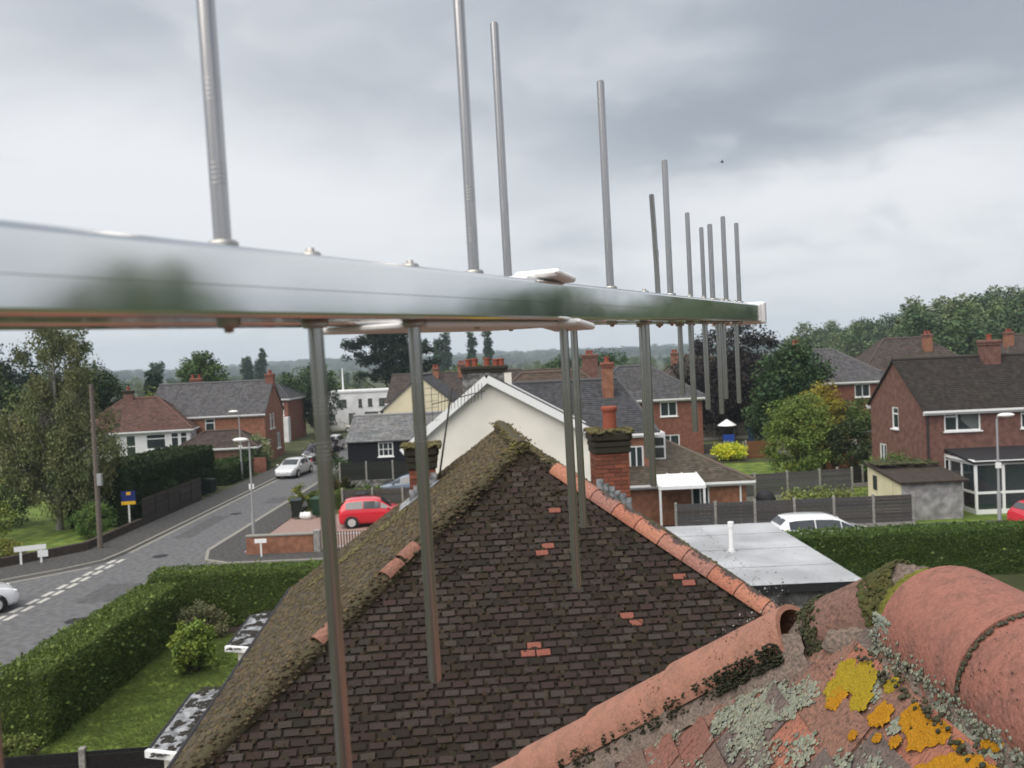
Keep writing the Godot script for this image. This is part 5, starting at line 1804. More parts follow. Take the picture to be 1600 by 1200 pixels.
	var pw := thing("retaining_wall", "pale plain wall under the dark fence", "wall", Vector3(-8.0, 0, -54.2))
	q = MB.new()
	q.bx(Vector3(-3.7, -0.05, -0.12), Vector3(3.5, 0.74, 0.12))
	part(pw, "wall_face", q, M.render_grey)
	make_hedge("low_hedge", "low light green hedge beyond the red hatchback's fence", Vector3(-12.2, 0, -48.6), Vector3(-8.0, 0.95, -47.8), 420, 0.09, Color(0.10, 0.14, 0.035), 0.08)
	var ph := thing("spiky_plant", "spiky bronze and green plant in the bed behind the driveway", "plant", Vector3(-10.9, 0, -51.0))
	q = MB.new()
	for k in 130:
		var th := rng.randf() * TAU
		var el := rng.randf_range(0.35, 1.35)
		q.col = vary(Color(0.10, 0.085, 0.03), 0.4, 0.2)
		q.leaf(Vector3.ZERO, Vector3(cos(th) * cos(el), sin(el), sin(th) * cos(el)) * rng.randf_range(0.9, 1.7), Vector3(-sin(th), 0, cos(th)) * 0.09)
	part(ph, "blades", q, M.leaf)
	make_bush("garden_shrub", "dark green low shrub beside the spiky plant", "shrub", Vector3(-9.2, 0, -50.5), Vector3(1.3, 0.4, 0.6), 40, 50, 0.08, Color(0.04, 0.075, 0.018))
	make_bush("garden_shrub", "yellow green shrub at the driveway's roadside corner", "shrub", Vector3(-12.7, 0.1, -47.8), Vector3(0.6, 0.7, 0.6), 40, 50, 0.07, Color(0.12, 0.13, 0.03))
	make_tree("purple_tree", "small dark purple leaved tree right of the street", "tree", Vector3(-14.0, 0, -60.5), {"h": 3.8, "blobs": [[Vector3(0, 2.4, 0), Vector3(1.1, 1.4, 1.1)]], "clump": 0.4, "n": 50, "per": 45, "leaf": 0.09, "tint": Color(0.022, 0.012, 0.016), "trunk": 0.07})
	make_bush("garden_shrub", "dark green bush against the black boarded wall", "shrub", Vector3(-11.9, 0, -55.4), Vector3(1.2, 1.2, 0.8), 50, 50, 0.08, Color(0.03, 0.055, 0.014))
	# lamps and the telegraph pole
	street_lamp("tall grey street lamp on the pavement before the driveway", Vector3(-13.0, 0.1, -40.3), 4.7, deg_to_rad(180), "street lamps")
	street_lamp("second street lamp farther along, before the red brick house", Vector3(-21.0, 0.1, -63.0), 5.1, deg_to_rad(175), "street lamps")
	var up := thing("telegraph_pole", "weathered wooden telegraph pole in front of the birch", "pole", Vector3(-19.85, 0.05, -38.9))
	q = MB.new()
	q.tube([Vector3(0, -0.1, 0), Vector3(0, 4.0, 0), Vector3(-0.02, 7.85, 0)], [0.125, 0.11, 0.085], 12)
	part(up, "shaft", q, M.pole_wood)
	q = MB.new()
	q.bx(Vector3(0.1, 3.05, 0.02), Vector3(0.3, 3.6, 0.2))
	part(up, "junction_box", q, M.lamp_steel)
	q = MB.new()
	for k in 9:
		q.tube([Vector3(-0.16, 3.6 + k * 0.42, 0.0), Vector3(0.16, 3.6 + k * 0.42, 0.0)], [0.012, 0.012], 5)
	part(up, "climbing_steps", q, M.lamp_steel)
	# walls, tall hedge and plants on the far side of the street
	var lw := thing("garden_wall", "low brown wall along the junction pavement", "wall", Vector3.ZERO)
	q = MB.new()
	for s in [[Vector3(-31, 0, -28.1), Vector3(-22.75, 0, -35.9)], [Vector3(-22.75, 0, -35.9), Vector3(-20.45, 0, -38.7)], [Vector3(-20.45, 0, -38.7), Vector3(-20.5, 0, -44.6)]]:
		var d: Vector3 = s[1] - s[0]
		q.box(Transform3D(Basis.looking_at(d, Vector3.UP), (s[0] + s[1]) / 2 + Vector3(0, 0.2, 0)), Vector3(0.24, 0.52, d.length() + 0.1))
	part(lw, "wall_face", q, M.wall_brown)
	panel_fence("boundary_fence", "tall weathered board fence beside the street under the tall hedge", Vector3(-20.5, 0, -44.8), Vector3(-20.55, 0, -53.6), 5, 1.5, true, Color(0.085, 0.072, 0.062), false, 0.0)
	make_hedge("tall_hedge", "tall dark green hedge hiding the white bungalow's garden", Vector3(-24.6, 0, -58.0), Vector3(-21.2, 3.15, -44.8), 420, 0.09, Color(0.03, 0.05, 0.018), 0.12)
	make_hedge("low_hedge", "low clipped hedge before the red brick house", Vector3(-24.5, 0, -66.0), Vector3(-21.0, 1.4, -60.0), 240, 0.1, Color(0.035, 0.06, 0.015), 0.1)
	make_tree("birch_tree", "tall airy birch behind the telegraph pole", "tree", Vector3(-25.0, 0, -44.8), {"h": 11.9, "blobs": [[Vector3(0.2, 9.6, 0), Vector3(2.0, 2.4, 1.9)], [Vector3(-0.3, 6.2, 0), Vector3(2.9, 2.4, 2.6)], [Vector3(1.6, 5.0, 0.3), Vector3(2.2, 2.2, 2.0)], [Vector3(-1.4, 4.2, 0.2), Vector3(2.4, 1.8, 2.2)], [Vector3(0.8, 3.0, 0.4), Vector3(2.6, 1.5, 2.0)]], "clump": 0.55, "n": 340, "per": 125, "leaf": 0.095, "tint": Color(0.085, 0.095, 0.042), "trunk": 0.17, "fork": 10.8, "droop": 1.6, "bark": M.birch_bark, "limbs": 70})
	make_tree("broad_tree", "dark broad tree behind the birch at the left edge", "tree", Vector3(-45.5, 0, -68), {"h": 11, "blobs": [[Vector3(0, 7.0, 0), Vector3(5, 3.2, 4)], [Vector3(-4, 8.0, 0), Vector3(4, 2.6, 4)]], "clump": 1.0, "n": 170, "per": 60, "leaf": 0.2, "tint": Color(0.026, 0.042, 0.014), "trunk": 0.3})
	make_tree("cypress_tree", "dense dark cypress behind the birch's right side", "tree", Vector3(-38.5, 0, -76), {"h": 9.6, "blobs": [[Vector3(0, 4.6, 0), Vector3(2.6, 4.6, 2.6)], [Vector3(0.4, 7.5, 0), Vector3(2.2, 2.2, 2.2)]], "clump": 0.8, "n": 150, "per": 60, "leaf": 0.17, "tint": Color(0.018, 0.034, 0.014), "trunk": 0.25})
	make_tree("pine_tree", "flat topped dark pine at the far left", "tree", Vector3(-62, 0, -96), {"h": 13, "blobs": [[Vector3(0, 10.4, 0), Vector3(6.5, 2.2, 5)], [Vector3(3, 8.4, 0), Vector3(4, 1.6, 4)]], "clump": 1.1, "n": 130, "per": 60, "leaf": 0.24, "tint": Color(0.015, 0.03, 0.016), "trunk": 0.35})
	make_bush("garden_shrub", "bright yellow green leafy shrub at the left edge", "shrub", Vector3(-27.0, 0, -41.0), Vector3(1.5, 1.7, 1.4), 80, 60, 0.1, Color(0.15, 0.18, 0.045))
	make_bush("garden_shrub", "feathery green bush at the foot of the telegraph pole", "shrub", Vector3(-21.7, 0, -42.0), Vector3(0.95, 0.9, 0.9), 80, 60, 0.06, Color(0.06, 0.10, 0.025))
	make_bush("garden_shrub", "yellow flecked bush behind the white street sign", "shrub", Vector3(-23.6, 0, -37.6), Vector3(0.9, 0.45, 0.7), 50, 50, 0.06, Color(0.13, 0.14, 0.035))
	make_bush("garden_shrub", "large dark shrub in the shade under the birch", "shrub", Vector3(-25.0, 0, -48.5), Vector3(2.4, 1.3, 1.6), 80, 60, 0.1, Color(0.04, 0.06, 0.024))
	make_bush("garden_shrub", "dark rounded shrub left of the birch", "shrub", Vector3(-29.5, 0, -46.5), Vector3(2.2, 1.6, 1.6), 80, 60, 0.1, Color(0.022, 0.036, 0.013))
	make_bush("garden_shrub", "green shrub spilling over the tall board fence", "shrub", Vector3(-21.2, 0, -50.2), Vector3(0.6, 0.95, 1.4), 50, 50, 0.07, Color(0.04, 0.06, 0.02))
	var es := thing("estate_sign", "blue and yellow sale board on a post among shrubs", "sign", Vector3(-20.9, 0, -44.2), deg_to_rad(10))
	q = MB.new()
	q.bx(Vector3(-0.04, -0.05, -0.04), Vector3(0.04, 2.0, 0.04))
	part(es, "post", q, M.timber)
	q = MB.new()
	q.col = Color(0.015, 0.025, 0.14)
	q.bx(Vector3(-0.36, 1.5, 0.04), Vector3(0.36, 2.05, 0.06))
	part(es, "board", q, M.bin_plastic)
	q = MB.new()
	q.col = Color(0.7, 0.42, 0.02)
	q.bx(Vector3(-0.36, 1.32, 0.04), Vector3(0.36, 1.5, 0.062))
	q.bx(Vector3(-0.09, 1.84, 0.06), Vector3(0.13, 2.0, 0.066))
	part(es, "yellow_strip", q, M.bin_plastic)
	# houses
	var h1 := thing("white_bungalow", "white bungalow with brown hipped roof behind the tall hedge", "house", Vector3(-33.2, 0, -73.6), deg_to_rad(12))
	box_house(h1, 9.2, 7.2, 3.75, 6.3, 3.2, M.render_white, Color(0.115, 0.062, 0.05), {"front": [[2.2, 2.0, 1.1, 1.3], [4.0, 0.4, 0.8, 2.9], [5.6, 2.0, 1.6, 1.3], [7.6, 2.0, 0.65, 1.35], [8.35, 2.0, 0.6, 1.35]], "right": [[1.0, 2.0, 0.9, 1.2]]}, {"front": ["two", "transom", "transom", "transom", "transom"]})
	chimney(h1, Vector3(-1.0, 5.9, 0), 0.8, 0.5, 1.0, [[0, 0, 0.35]], M.brick_brown, M.stained_cap, M.terracotta_pot)
	var h2 := thing("red_brick_house", "orange brick house with grey slate roof by the street", "house", Vector3(-28.0, 0, -78.2), deg_to_rad(4))
	box_house(h2, 10.4, 8.0, 4.6, 7.35, 0.0, M.brick_orange, Color(0.10, 0.098, 0.105), {"front": [[2.2, 3.0, 0.85, 1.2], [5.1, 3.0, 0.85, 1.2]], "right": [[2.0, 2.9, 0.7, 1.4], [3.2, 2.9, 0.7, 1.4], [4.6, 0.8, 1.6, 1.5]]}, {"front": ["transom", "transom"], "right": ["transom", "transom", "two"]})
	chimney(h2, Vector3(5.0, 6.6, 0), 0.7, 0.9, 1.25, [[0, -0.2, 0.35], [0, 0.2, 0.35]], M.brick_red, M.brick_red, M.terracotta_pot)
	chimney(h2, Vector3(-2.2, 6.8, -1.0), 1.0, 0.5, 0.9, [[-0.3, 0, 0.35], [0.3, 0, 0.35]], M.brick_red, M.brick_red, M.terracotta_pot)
	var h3 := thing("brick_outhouse", "low brown brick outhouse before the red brick house", "house", Vector3(-25.2, 0, -71.0), deg_to_rad(4))
	box_house(h3, 6.4, 4.0, 2.1, 3.25, 1.8, M.brick_brown, Color(0.07, 0.05, 0.045))
	var h4 := thing("terrace_house", "red terrace house with white ground floor bay beyond the street bend", "house", Vector3(-29.6, 0, -101), deg_to_rad(0))
	box_house(h4, 6.2, 8.0, 5.1, 6.7, 2.2, M.brick_red, Color(0.06, 0.06, 0.065), {"front": [[0.5, 3.1, 0.8, 1.4], [2.0, 3.1, 0.8, 1.4], [3.5, 3.1, 0.8, 1.4], [4.9, 3.1, 0.8, 1.4]]})
	var bay := MB.new()
	bay.bx(Vector3(1.2, -0.05, 4.02), Vector3(3.3, 2.9, 5.0))
	part(h4, "bay", bay, M.render_white)
	make_bush("garden_shrub", "pale flowering shrub before the red brick house's corner", "shrub", Vector3(-22.6, 0, -70.5), Vector3(1.8, 1.5, 1.3), 70, 50, 0.13, Color(0.14, 0.16, 0.075))
	make_bush("garden_shrub", "dark green shrub below the pale flowering one", "shrub", Vector3(-22.2, 0, -68.6), Vector3(1.6, 0.9, 1.0), 50, 50, 0.12, Color(0.02, 0.034, 0.013))
	var gw := thing("garden_wall", "red brick garden wall left of the parked silver saloon", "wall", Vector3(-22.0, 0, -67.3))
	q = MB.new()
	q.bx(Vector3(-2.2, -0.05, -0.12), Vector3(1.6, 1.2, 0.12))
	part(gw, "wall_face", q, M.brick_red)
	make_tree("conifer_tree", "pointed dark conifer between the white and brick houses", "tree", Vector3(-43.8, 0, -101), {"h": 9.5, "blobs": [[Vector3(0, 3.4, 0), Vector3(2.4, 2.4, 2.4)], [Vector3(0, 5.8, 0), Vector3(1.6, 2.2, 1.6)], [Vector3(0, 8.0, 0), Vector3(0.8, 1.6, 0.8)]], "clump": 0.6, "n": 120, "per": 50, "leaf": 0.2, "tint": Color(0.014, 0.028, 0.016), "trunk": 0.2})
	make_tree("broad_tree", "green tree with ragged top behind the red brick house", "tree", Vector3(-41.0, 0, -110), {"h": 11.6, "blobs": [[Vector3(-0.5, 8.4, 0), Vector3(2.8, 2.9, 2.5)], [Vector3(1.4, 7.0, 0), Vector3(2.4, 1.9, 2.2)], [Vector3(-0.9, 10.6, 0), Vector3(0.7, 0.9, 0.7)]], "clump": 0.8, "n": 120, "per": 55, "leaf": 0.24, "tint": Color(0.05, 0.085, 0.024), "trunk": 0.25})
	make_tree("ivy_tree", "olive green bushy tree against the slate roof's left end", "tree", Vector3(-36.4, 0, -85), {"h": 7.2, "blobs": [[Vector3(0, 5.0, 0), Vector3(2.6, 2.0, 2.0)]], "clump": 0.8, "n": 60, "per": 55, "leaf": 0.18, "tint": Color(0.06, 0.075, 0.02), "trunk": 0.2})
	make_tree("broad_tree", "dark tree at the far end of the street", "tree", Vector3(-25.0, 0, -106), {"h": 7.6, "blobs": [[Vector3(0, 4.0, 0), Vector3(2.4, 3.6, 2.4)]], "clump": 0.8, "n": 80, "per": 50, "leaf": 0.22, "tint": Color(0.02, 0.034, 0.016), "trunk": 0.25})
	make_tree("broad_tree", "rounded tree beside the far white building", "tree", Vector3(-33.0, 0, -135), {"h": 9, "blobs": [[Vector3(0, 6.0, 0), Vector3(5, 3.0, 3)]], "clump": 1.1, "n": 80, "per": 50, "leaf": 0.3, "tint": Color(0.035, 0.06, 0.022), "trunk": 0.3})
	# far bungalow behind the birch
	var h5 := thing("cream_bungalow", "long cream bungalow glimpsed through the birch", "house", Vector3(-46.5, 0, -80), 0.0)
	box_house(h5, 17.0, 7.0, 3.6, 5.0, 3.0, M.render_yellow, Color(0.12, 0.10, 0.09), {"front": [[2.0, 1.4, 1.2, 1.2], [6.0, 1.4, 1.2, 1.2], [11.0, 1.4, 1.2, 1.2], [14.0, 1.4, 1.2, 1.2]]})

# ---------------------------------------------------------------- middle distance
func build_middle() -> void:
	# cream gable house, roof steeper on its left
	var t := thing("cream_gable_house", "cream rendered house with white bargeboards behind the tiled roof", "house", Vector3(-1.0, 0, -33.0))
	var q := MB.new()
	var face := [Vector2(-3.0, -0.05), Vector2(4.0, -0.05), Vector2(4.0, 5.15), Vector2(0, 7.35), Vector2(-3.0, 4.98)]
	q.prism(face, at3(0, 0, -11.0), 11.0)
	part(t, "wall", q, M.render_cream)
	q = MB.new()
	q.col = Color(0.05, 0.052, 0.058)
	var top := Vector3(0, 7.58, 0.25)
	slab(q, [Vector3(4.35, 5.12, 0.25), Vector3(4.35, 5.12, -11.2), Vector3(0, 7.58, -11.2), top], 0.12)
	slab(q, [Vector3(-3.4, 4.86, -11.2), Vector3(-3.4, 4.86, 0.25), top, Vector3(0, 7.58, -11.2)], 0.12)
	var ro := part(t, "roof", q, M.roof_under)
	var tl := MB.new()
	slope_tiles(tl, Vector3(4.35, 5.125, 0.25), Vector3(0, 0, -1), Vector3(-4.35, 2.46, 0).normalized(), [Vector2(0, 0), Vector2(11.4, 0), Vector2(11.4, 4.99), Vector2(0, 4.99)], 0.2, 0.25, Color(0.055, 0.057, 0.063), 0.2, 0.006)
	slope_tiles(tl, Vector3(-3.4, 4.865, -11.2), Vector3(0, 0, 1), Vector3(3.4, 2.72, 0).normalized(), [Vector2(0, 0), Vector2(11.4, 0), Vector2(11.4, 4.35), Vector2(0, 4.35)], 0.2, 0.25, Color(0.06, 0.062, 0.068), 0.2, 0.006)
	part(ro, "slates", tl, M.roof_tile, "stuff")
	for s in [[Vector3(0.0, 7.58, 0.27), Vector3(4.45, 5.06, 0.27)], [Vector3(0.0, 7.58, 0.274), Vector3(-3.5, 4.78, 0.274)]]:
		q = MB.new()
		var d: Vector3 = s[1] - s[0]
		var nrm := Vector3(-d.y, d.x, 0).normalized() * (-1.0 if d.x < 0.0 else 1.0)
		var x := d.normalized()
		q.box(Transform3D(Basis(x, Vector3(0, 0, 1).cross(x), Vector3(0, 0, 1)), (s[0] + s[1]) / 2 - Vector3(0, 0.14, 0)), Vector3(d.length(), 0.30, 0.04))
		part(t, "bargeboard", q, M.white_plastic)
	var ch := chimney(t, Vector3(-0.2, 6.6, -3.6), 1.95, 0.75, 1.15, [[-0.72, 0, 0.33], [-0.42, 0, 0.36], [0.12, 0, 0.36], [0.5, 0, 0.3], [0.76, 0, 0.32]], M.render_grey, M.stained_cap, M.terracotta_pot)
	q = MB.new()
	q.box(at3(0.83, 7.05, -3.6), Vector3(0.32, 1.1, 0.78))
	part(ch, "cream_side", q, M.render_cream)
	q = MB.new()
	q.box(Transform3D(Basis(Vector3.BACK, -atan(0.566)), Vector3(2.4, 6.32, -1.0)), Vector3(3.6, 0.05, 0.12))
	part(t, "verge_strip", q, M.white_plastic)
	# slate roofed house right of it
	var h1 := thing("slate_roof_house", "orange brick house with big dark slate roof and brick chimney", "house", Vector3(2.4, 0, -44.5))
	box_house(h1, 8.8, 8.4, 4.45, 6.85, 0.0, M.brick_orange, Color(0.068, 0.07, 0.078), {"front": [[7.6, 2.6, 0.7, 1.1]]}, {}, 0.25, 0.2, 0.25, true, 1.1)
	chimney(h1, Vector3(2.6, 5.9, 1.4), 0.55, 0.5, 1.75, [[0, 0, 0.3]], M.brick_orange, M.brick_red, M.terracotta_pot)
	var lean := MB.new()
	lean.bx(Vector3(4.42, -0.05, 1.6), Vector3(5.1, 4.25, 3.6))
	var an := part(h1, "white_bay", lean, M.render_white)
	lean = MB.new()
	lean.bx(Vector3(4.5, 3.0, 3.602), Vector3(5.02, 3.5, 3.62))
	lean.bx(Vector3(4.5, 3.6, 3.602), Vector3(5.02, 4.0, 3.62))
	part(an, "window_pane", lean, M.car_glass)
	# low roof in front of it
	# right bungalow with white lean-to
	var h2 := thing("brick_bungalow", "orange brick bungalow with mossy brown hipped roof and white lean-to", "house", Vector3(7.3, 0, -42.6))
	box_house(h2, 7.2, 7.2, 2.1, 3.55, 3.0, M.brick_orange, Color(0.10, 0.085, 0.065), {"front": [[4.6, 0.15, 0.85, 1.8]]}, {"front": ["two"]}, 0.3, 0.2, 0.25)
	q = MB.new()
	q.box(Transform3D(Basis(Vector3.RIGHT, 0.16), Vector3(0.2, 2.25, 4.5)), Vector3(2.1, 0.06, 1.9))
	for k in 4:
		q.box(Transform3D(Basis(Vector3.RIGHT, 0.16), Vector3(-0.8 + k * 0.68, 2.3, 4.5)), Vector3(0.05, 0.06, 1.9))
	q.box(at3(0.2, 2.05, 5.42), Vector3(2.15, 0.14, 0.05))
	var lo := part(h2, "lean_to_roof", q, M.white_plastic)
	for x in [-0.8, 1.2]:
		q = MB.new()
		q.box(at3(x, 1.0, 5.38), Vector3(0.09, 2.1, 0.09))
		part(h2, "lean_to_post", q, M.white_plastic)
	q = MB.new()
	q.tube([Vector3(3.3, 1.95, 3.72), Vector3(3.3, -0.02, 3.72)], [0.045, 0.045], 8)
	part(h2, "drainpipe", q, M.white_plastic)
	# grey flat roofed extension beyond the tiled roof
	var fx := thing("flat_roof_extension", "flat pale grey roof with dark edge behind the tiled roof's right hip", "building", Vector3(5.3, 0, -22.1))
	q = MB.new()
	q.bx(Vector3(-2.3, -0.05, -3.3), Vector3(2.4, 2.45, 3.2))
	part(fx, "wall", q, M.render_grey)
	q = MB.new()
	q.bx(Vector3(-2.4, 2.50, -3.45), Vector3(2.53, 2.68, 3.42))
	part(fx, "fascia", q, M.felt_edge)
	q = MB.new()
	q.grid(24, 30, func(i, j): return Vector3(lerpf(-2.42, 2.55, i / 24.0), 2.70 + 0.008 * hill_noise.get_noise_2d(i * 0.5, j * 0.5), lerpf(3.44, -3.47, j / 30.0)))
	part(fx, "roof_sheet", q, M.flat_roof)
	for k in 3:
		q = MB.new()
		q.bx(Vector3(-2.4, 2.704, -2.1 + k * 1.9), Vector3(2.53, 2.712, -1.96 + k * 1.9))
		part(fx, "lap_seam", q, M.flat_roof)
	q = MB.new()
	lumps(q, 240, func(_k):
		var e := rng.randf()
		return [Vector3(lerpf(-2.3, 2.5, rng.randf()), 2.712, 3.35 - pow(rng.randf(), 3.0) * 5.0) if e < 0.5 else Vector3(0.3 - pow(rng.randf(), 3.0) * 1.5, 2.712, rng.randf_range(-3.2, 3.3)), Vector3.UP], 0.006, 0.022, Color(0.12, 0.11, 0.10), 0.2, 0.4)
	part(fx, "leaf_litter", q, M.moss, "stuff")
	q = MB.new()
	q.tube([Vector3(0.4, 2.6, 0.1), Vector3(0.4, 3.42, 0.1)], [0.065, 0.065], 14)
	q.tube([Vector3(0.4, 3.36, 0.1), Vector3(0.4, 3.5, 0.1)], [0.08, 0.08], 14)
	q.tube([Vector3(0.4, 2.68, 0.1), Vector3(0.4, 2.78, 0.1)], [0.11, 0.075], 14)
	part(fx, "flue_pipe", q, M.white_plastic)
	# houses farther back
	var h3 := thing("yellow_gable_house", "pale yellow gable end left of the cream house", "house", Vector3(-6.95, 0, -66.6), PI / 2)
	box_house(h3, 9.0, 5.7, 4.95, 7.35, 0.0, M.render_yellow, Color(0.08, 0.082, 0.09))
	var h4 := thing("black_boarded_building", "black boarded building with grey roof and white window", "building", Vector3(-7.9, 0, -58.2))
	box_house(h4, 6.6, 6.2, 3.25, 4.7, 0.0, M.black_boards, Color(0.20, 0.205, 0.21), {"front": [[2.05, 2.15, 1.0, 0.95]]}, {"front": ["six"]}, 0.2, 0.25, 0.4, false)
	q = MB.new()
	for k in 18:
		q.bx(Vector3(-3.28, 0.02 + k * 0.175, 3.1), Vector3(-1.3, 0.17 + k * 0.175, 3.122))
		q.bx(Vector3(-0.2, 0.02 + k * 0.175, 3.1), Vector3(3.28, 0.17 + k * 0.175, 3.122))
	part(h4, "boards", q, M.black_boards, "stuff")
	var sh := thing("white_shop", "white flat roofed two storey building beyond the car park", "building", Vector3(-21.6, 0, -116))
	var faces := {"front": [at3(-5.0, 0, 4), 10.0], "right": [at3(5.0, 0, 4, PI / 2), 8.0], "left": [at3(-5.0, 0, -4, -PI / 2), 8.0]}
	var holes := {"front": [[0.4, 3.1, 0.9, 1.0], [2.9, 3.1, 1.1, 1.0], [5.6, 3.0, 0.5, 1.1], [6.9, 3.1, 0.6, 1.0], [8.4, 3.1, 1.2, 1.0], [0.8, 0.8, 1.6, 1.4], [4.2, 0.1, 0.9, 2.1], [6.4, 0.6, 2.6, 1.7]], "right": [], "left": []}
	for f in faces:
		q = MB.new()
		wall_panel(q, faces[f][0], faces[f][1], 5.2, holes[f])
		var wo := part(sh, "wall", q, M.render_white)
		for hh in holes[f]:
			window_unit(wo, faces[f][0] * Transform3D(Basis(), Vector3(hh[0], hh[1], 0)), hh[2], hh[3], "two", M.dark_plastic)
	q = MB.new()
	q.bx(Vector3(-5.15, 5.0, -4.1), Vector3(5.15, 5.25, 4.12))
	part(sh, "flat_roof", q, M.render_white)
	q = MB.new()
	q.tube([Vector3(-2.2, 5.2, 0), Vector3(-2.2, 8.4, 0)], [0.12, 0.08], 8)
	part(sh, "mast", q, M.white_plastic)
	var rows := [
		["brown_roof_house", "house with brown tiled roof behind the cream house's right slope", Vector3(3.0, 0, -63), 9.5, 8.0, 4.9, 7.15, 2.5, Color(0.09, 0.065, 0.05), M.brick_red, [[3.0, 6.4, 0.0, 1.15, 0.6, 1.85]]],
		["row_house", "dark roofed house with two red chimneys left of the grey chimney stack", Vector3(-5.6, 0, -84), 13.0, 9.0, 4.8, 7.3, 0.0, Color(0.07, 0.058, 0.052), M.brick_red, [[0.6, 6.8, 1.0, 0.7, 0.6, 1.2], [-2.0, 6.8, 1.0, 0.6, 0.5, 0.9], [4.2, 6.8, 0.5, 0.9, 0.6, 1.0]]],
		["hipped_brick_house", "orange brick house with hipped brown roof beyond the aerial's lower rods", Vector3(19.0, 0, -84.5), 8.6, 8.6, 5.25, 8.05, 3.2, Color(0.075, 0.058, 0.048), M.brick_orange, [[-2.2, 6.6, 0.0, 0.7, 0.6, 1.6]]],
		["hipped_slate_house", "red brick house with grey hipped roof above the yellow tipped shrub", Vector3(28.2, 0, -74.5), 8.6, 8.6, 5.35, 7.95, 3.4, Color(0.10, 0.098, 0.105), M.brick_red, [[-1.9, 7.2, -1.5, 0.6, 0.6, 1.3]]],
		["far_brown_house", "brown roofed house with orange chimney behind the large brick house", Vector3(38.6, 0, -81), 10.5, 8.0, 5.7, 8.75, 3.4, Color(0.075, 0.06, 0.052), M.brick_red, [[1.6, 7.4, 1.6, 0.75, 0.6, 1.5]]],
		["far_brown_house", "brown roofed house at the right edge behind the large brick house", Vector3(52.5, 0, -84), 9.0, 8.0, 5.7, 8.6, 3.2, Color(0.075, 0.058, 0.05), M.brick_red, [[-2.4, 7.4, 1.2, 0.75, 0.6, 1.4]]],
		["far_slate_house", "grey roofed house seen between the aerial's lower rods and the slate roof", Vector3(9.8, 0, -66), 8.5, 8.0, 5.0, 7.3, 3.0, Color(0.085, 0.085, 0.09), M.brick_red, []],
		["low_brown_roofs", "long low brown roof on the skyline behind the slate roof", Vector3(8.0, 0, -105), 22.0, 9.0, 4.4, 7.0, 3.5, Color(0.085, 0.062, 0.05), M.brick_brown, []]]
	for r in rows:
		var h := thing(r[0], r[1], "house", r[2], deg_to_rad(rng.randf_range(-4, 4)))
		box_house(h, r[3], r[4], r[5], r[6], r[7], r[9], r[8], {"front": [[r[3] * 0.14, r[5] - 1.5, 1.3, 1.1], [r[3] * 0.62, r[5] - 1.5, 1.3, 1.1], [r[3] * 0.14, 0.9, 1.4, 1.2], [r[3] * 0.62, 0.9, 1.4, 1.2]]}, {}, 0.3, 0.3, 0.35)
		for c in r[10]:
			chimney(h, Vector3(c[0], c[1], c[2]), c[3], c[4], c[5], [[-0.15, 0, 0.32], [0.15, 0, 0.32]], M.brick_orange if c[3] < 1.0 else M.brick_brown, M.brick_brown, M.terracotta_pot)

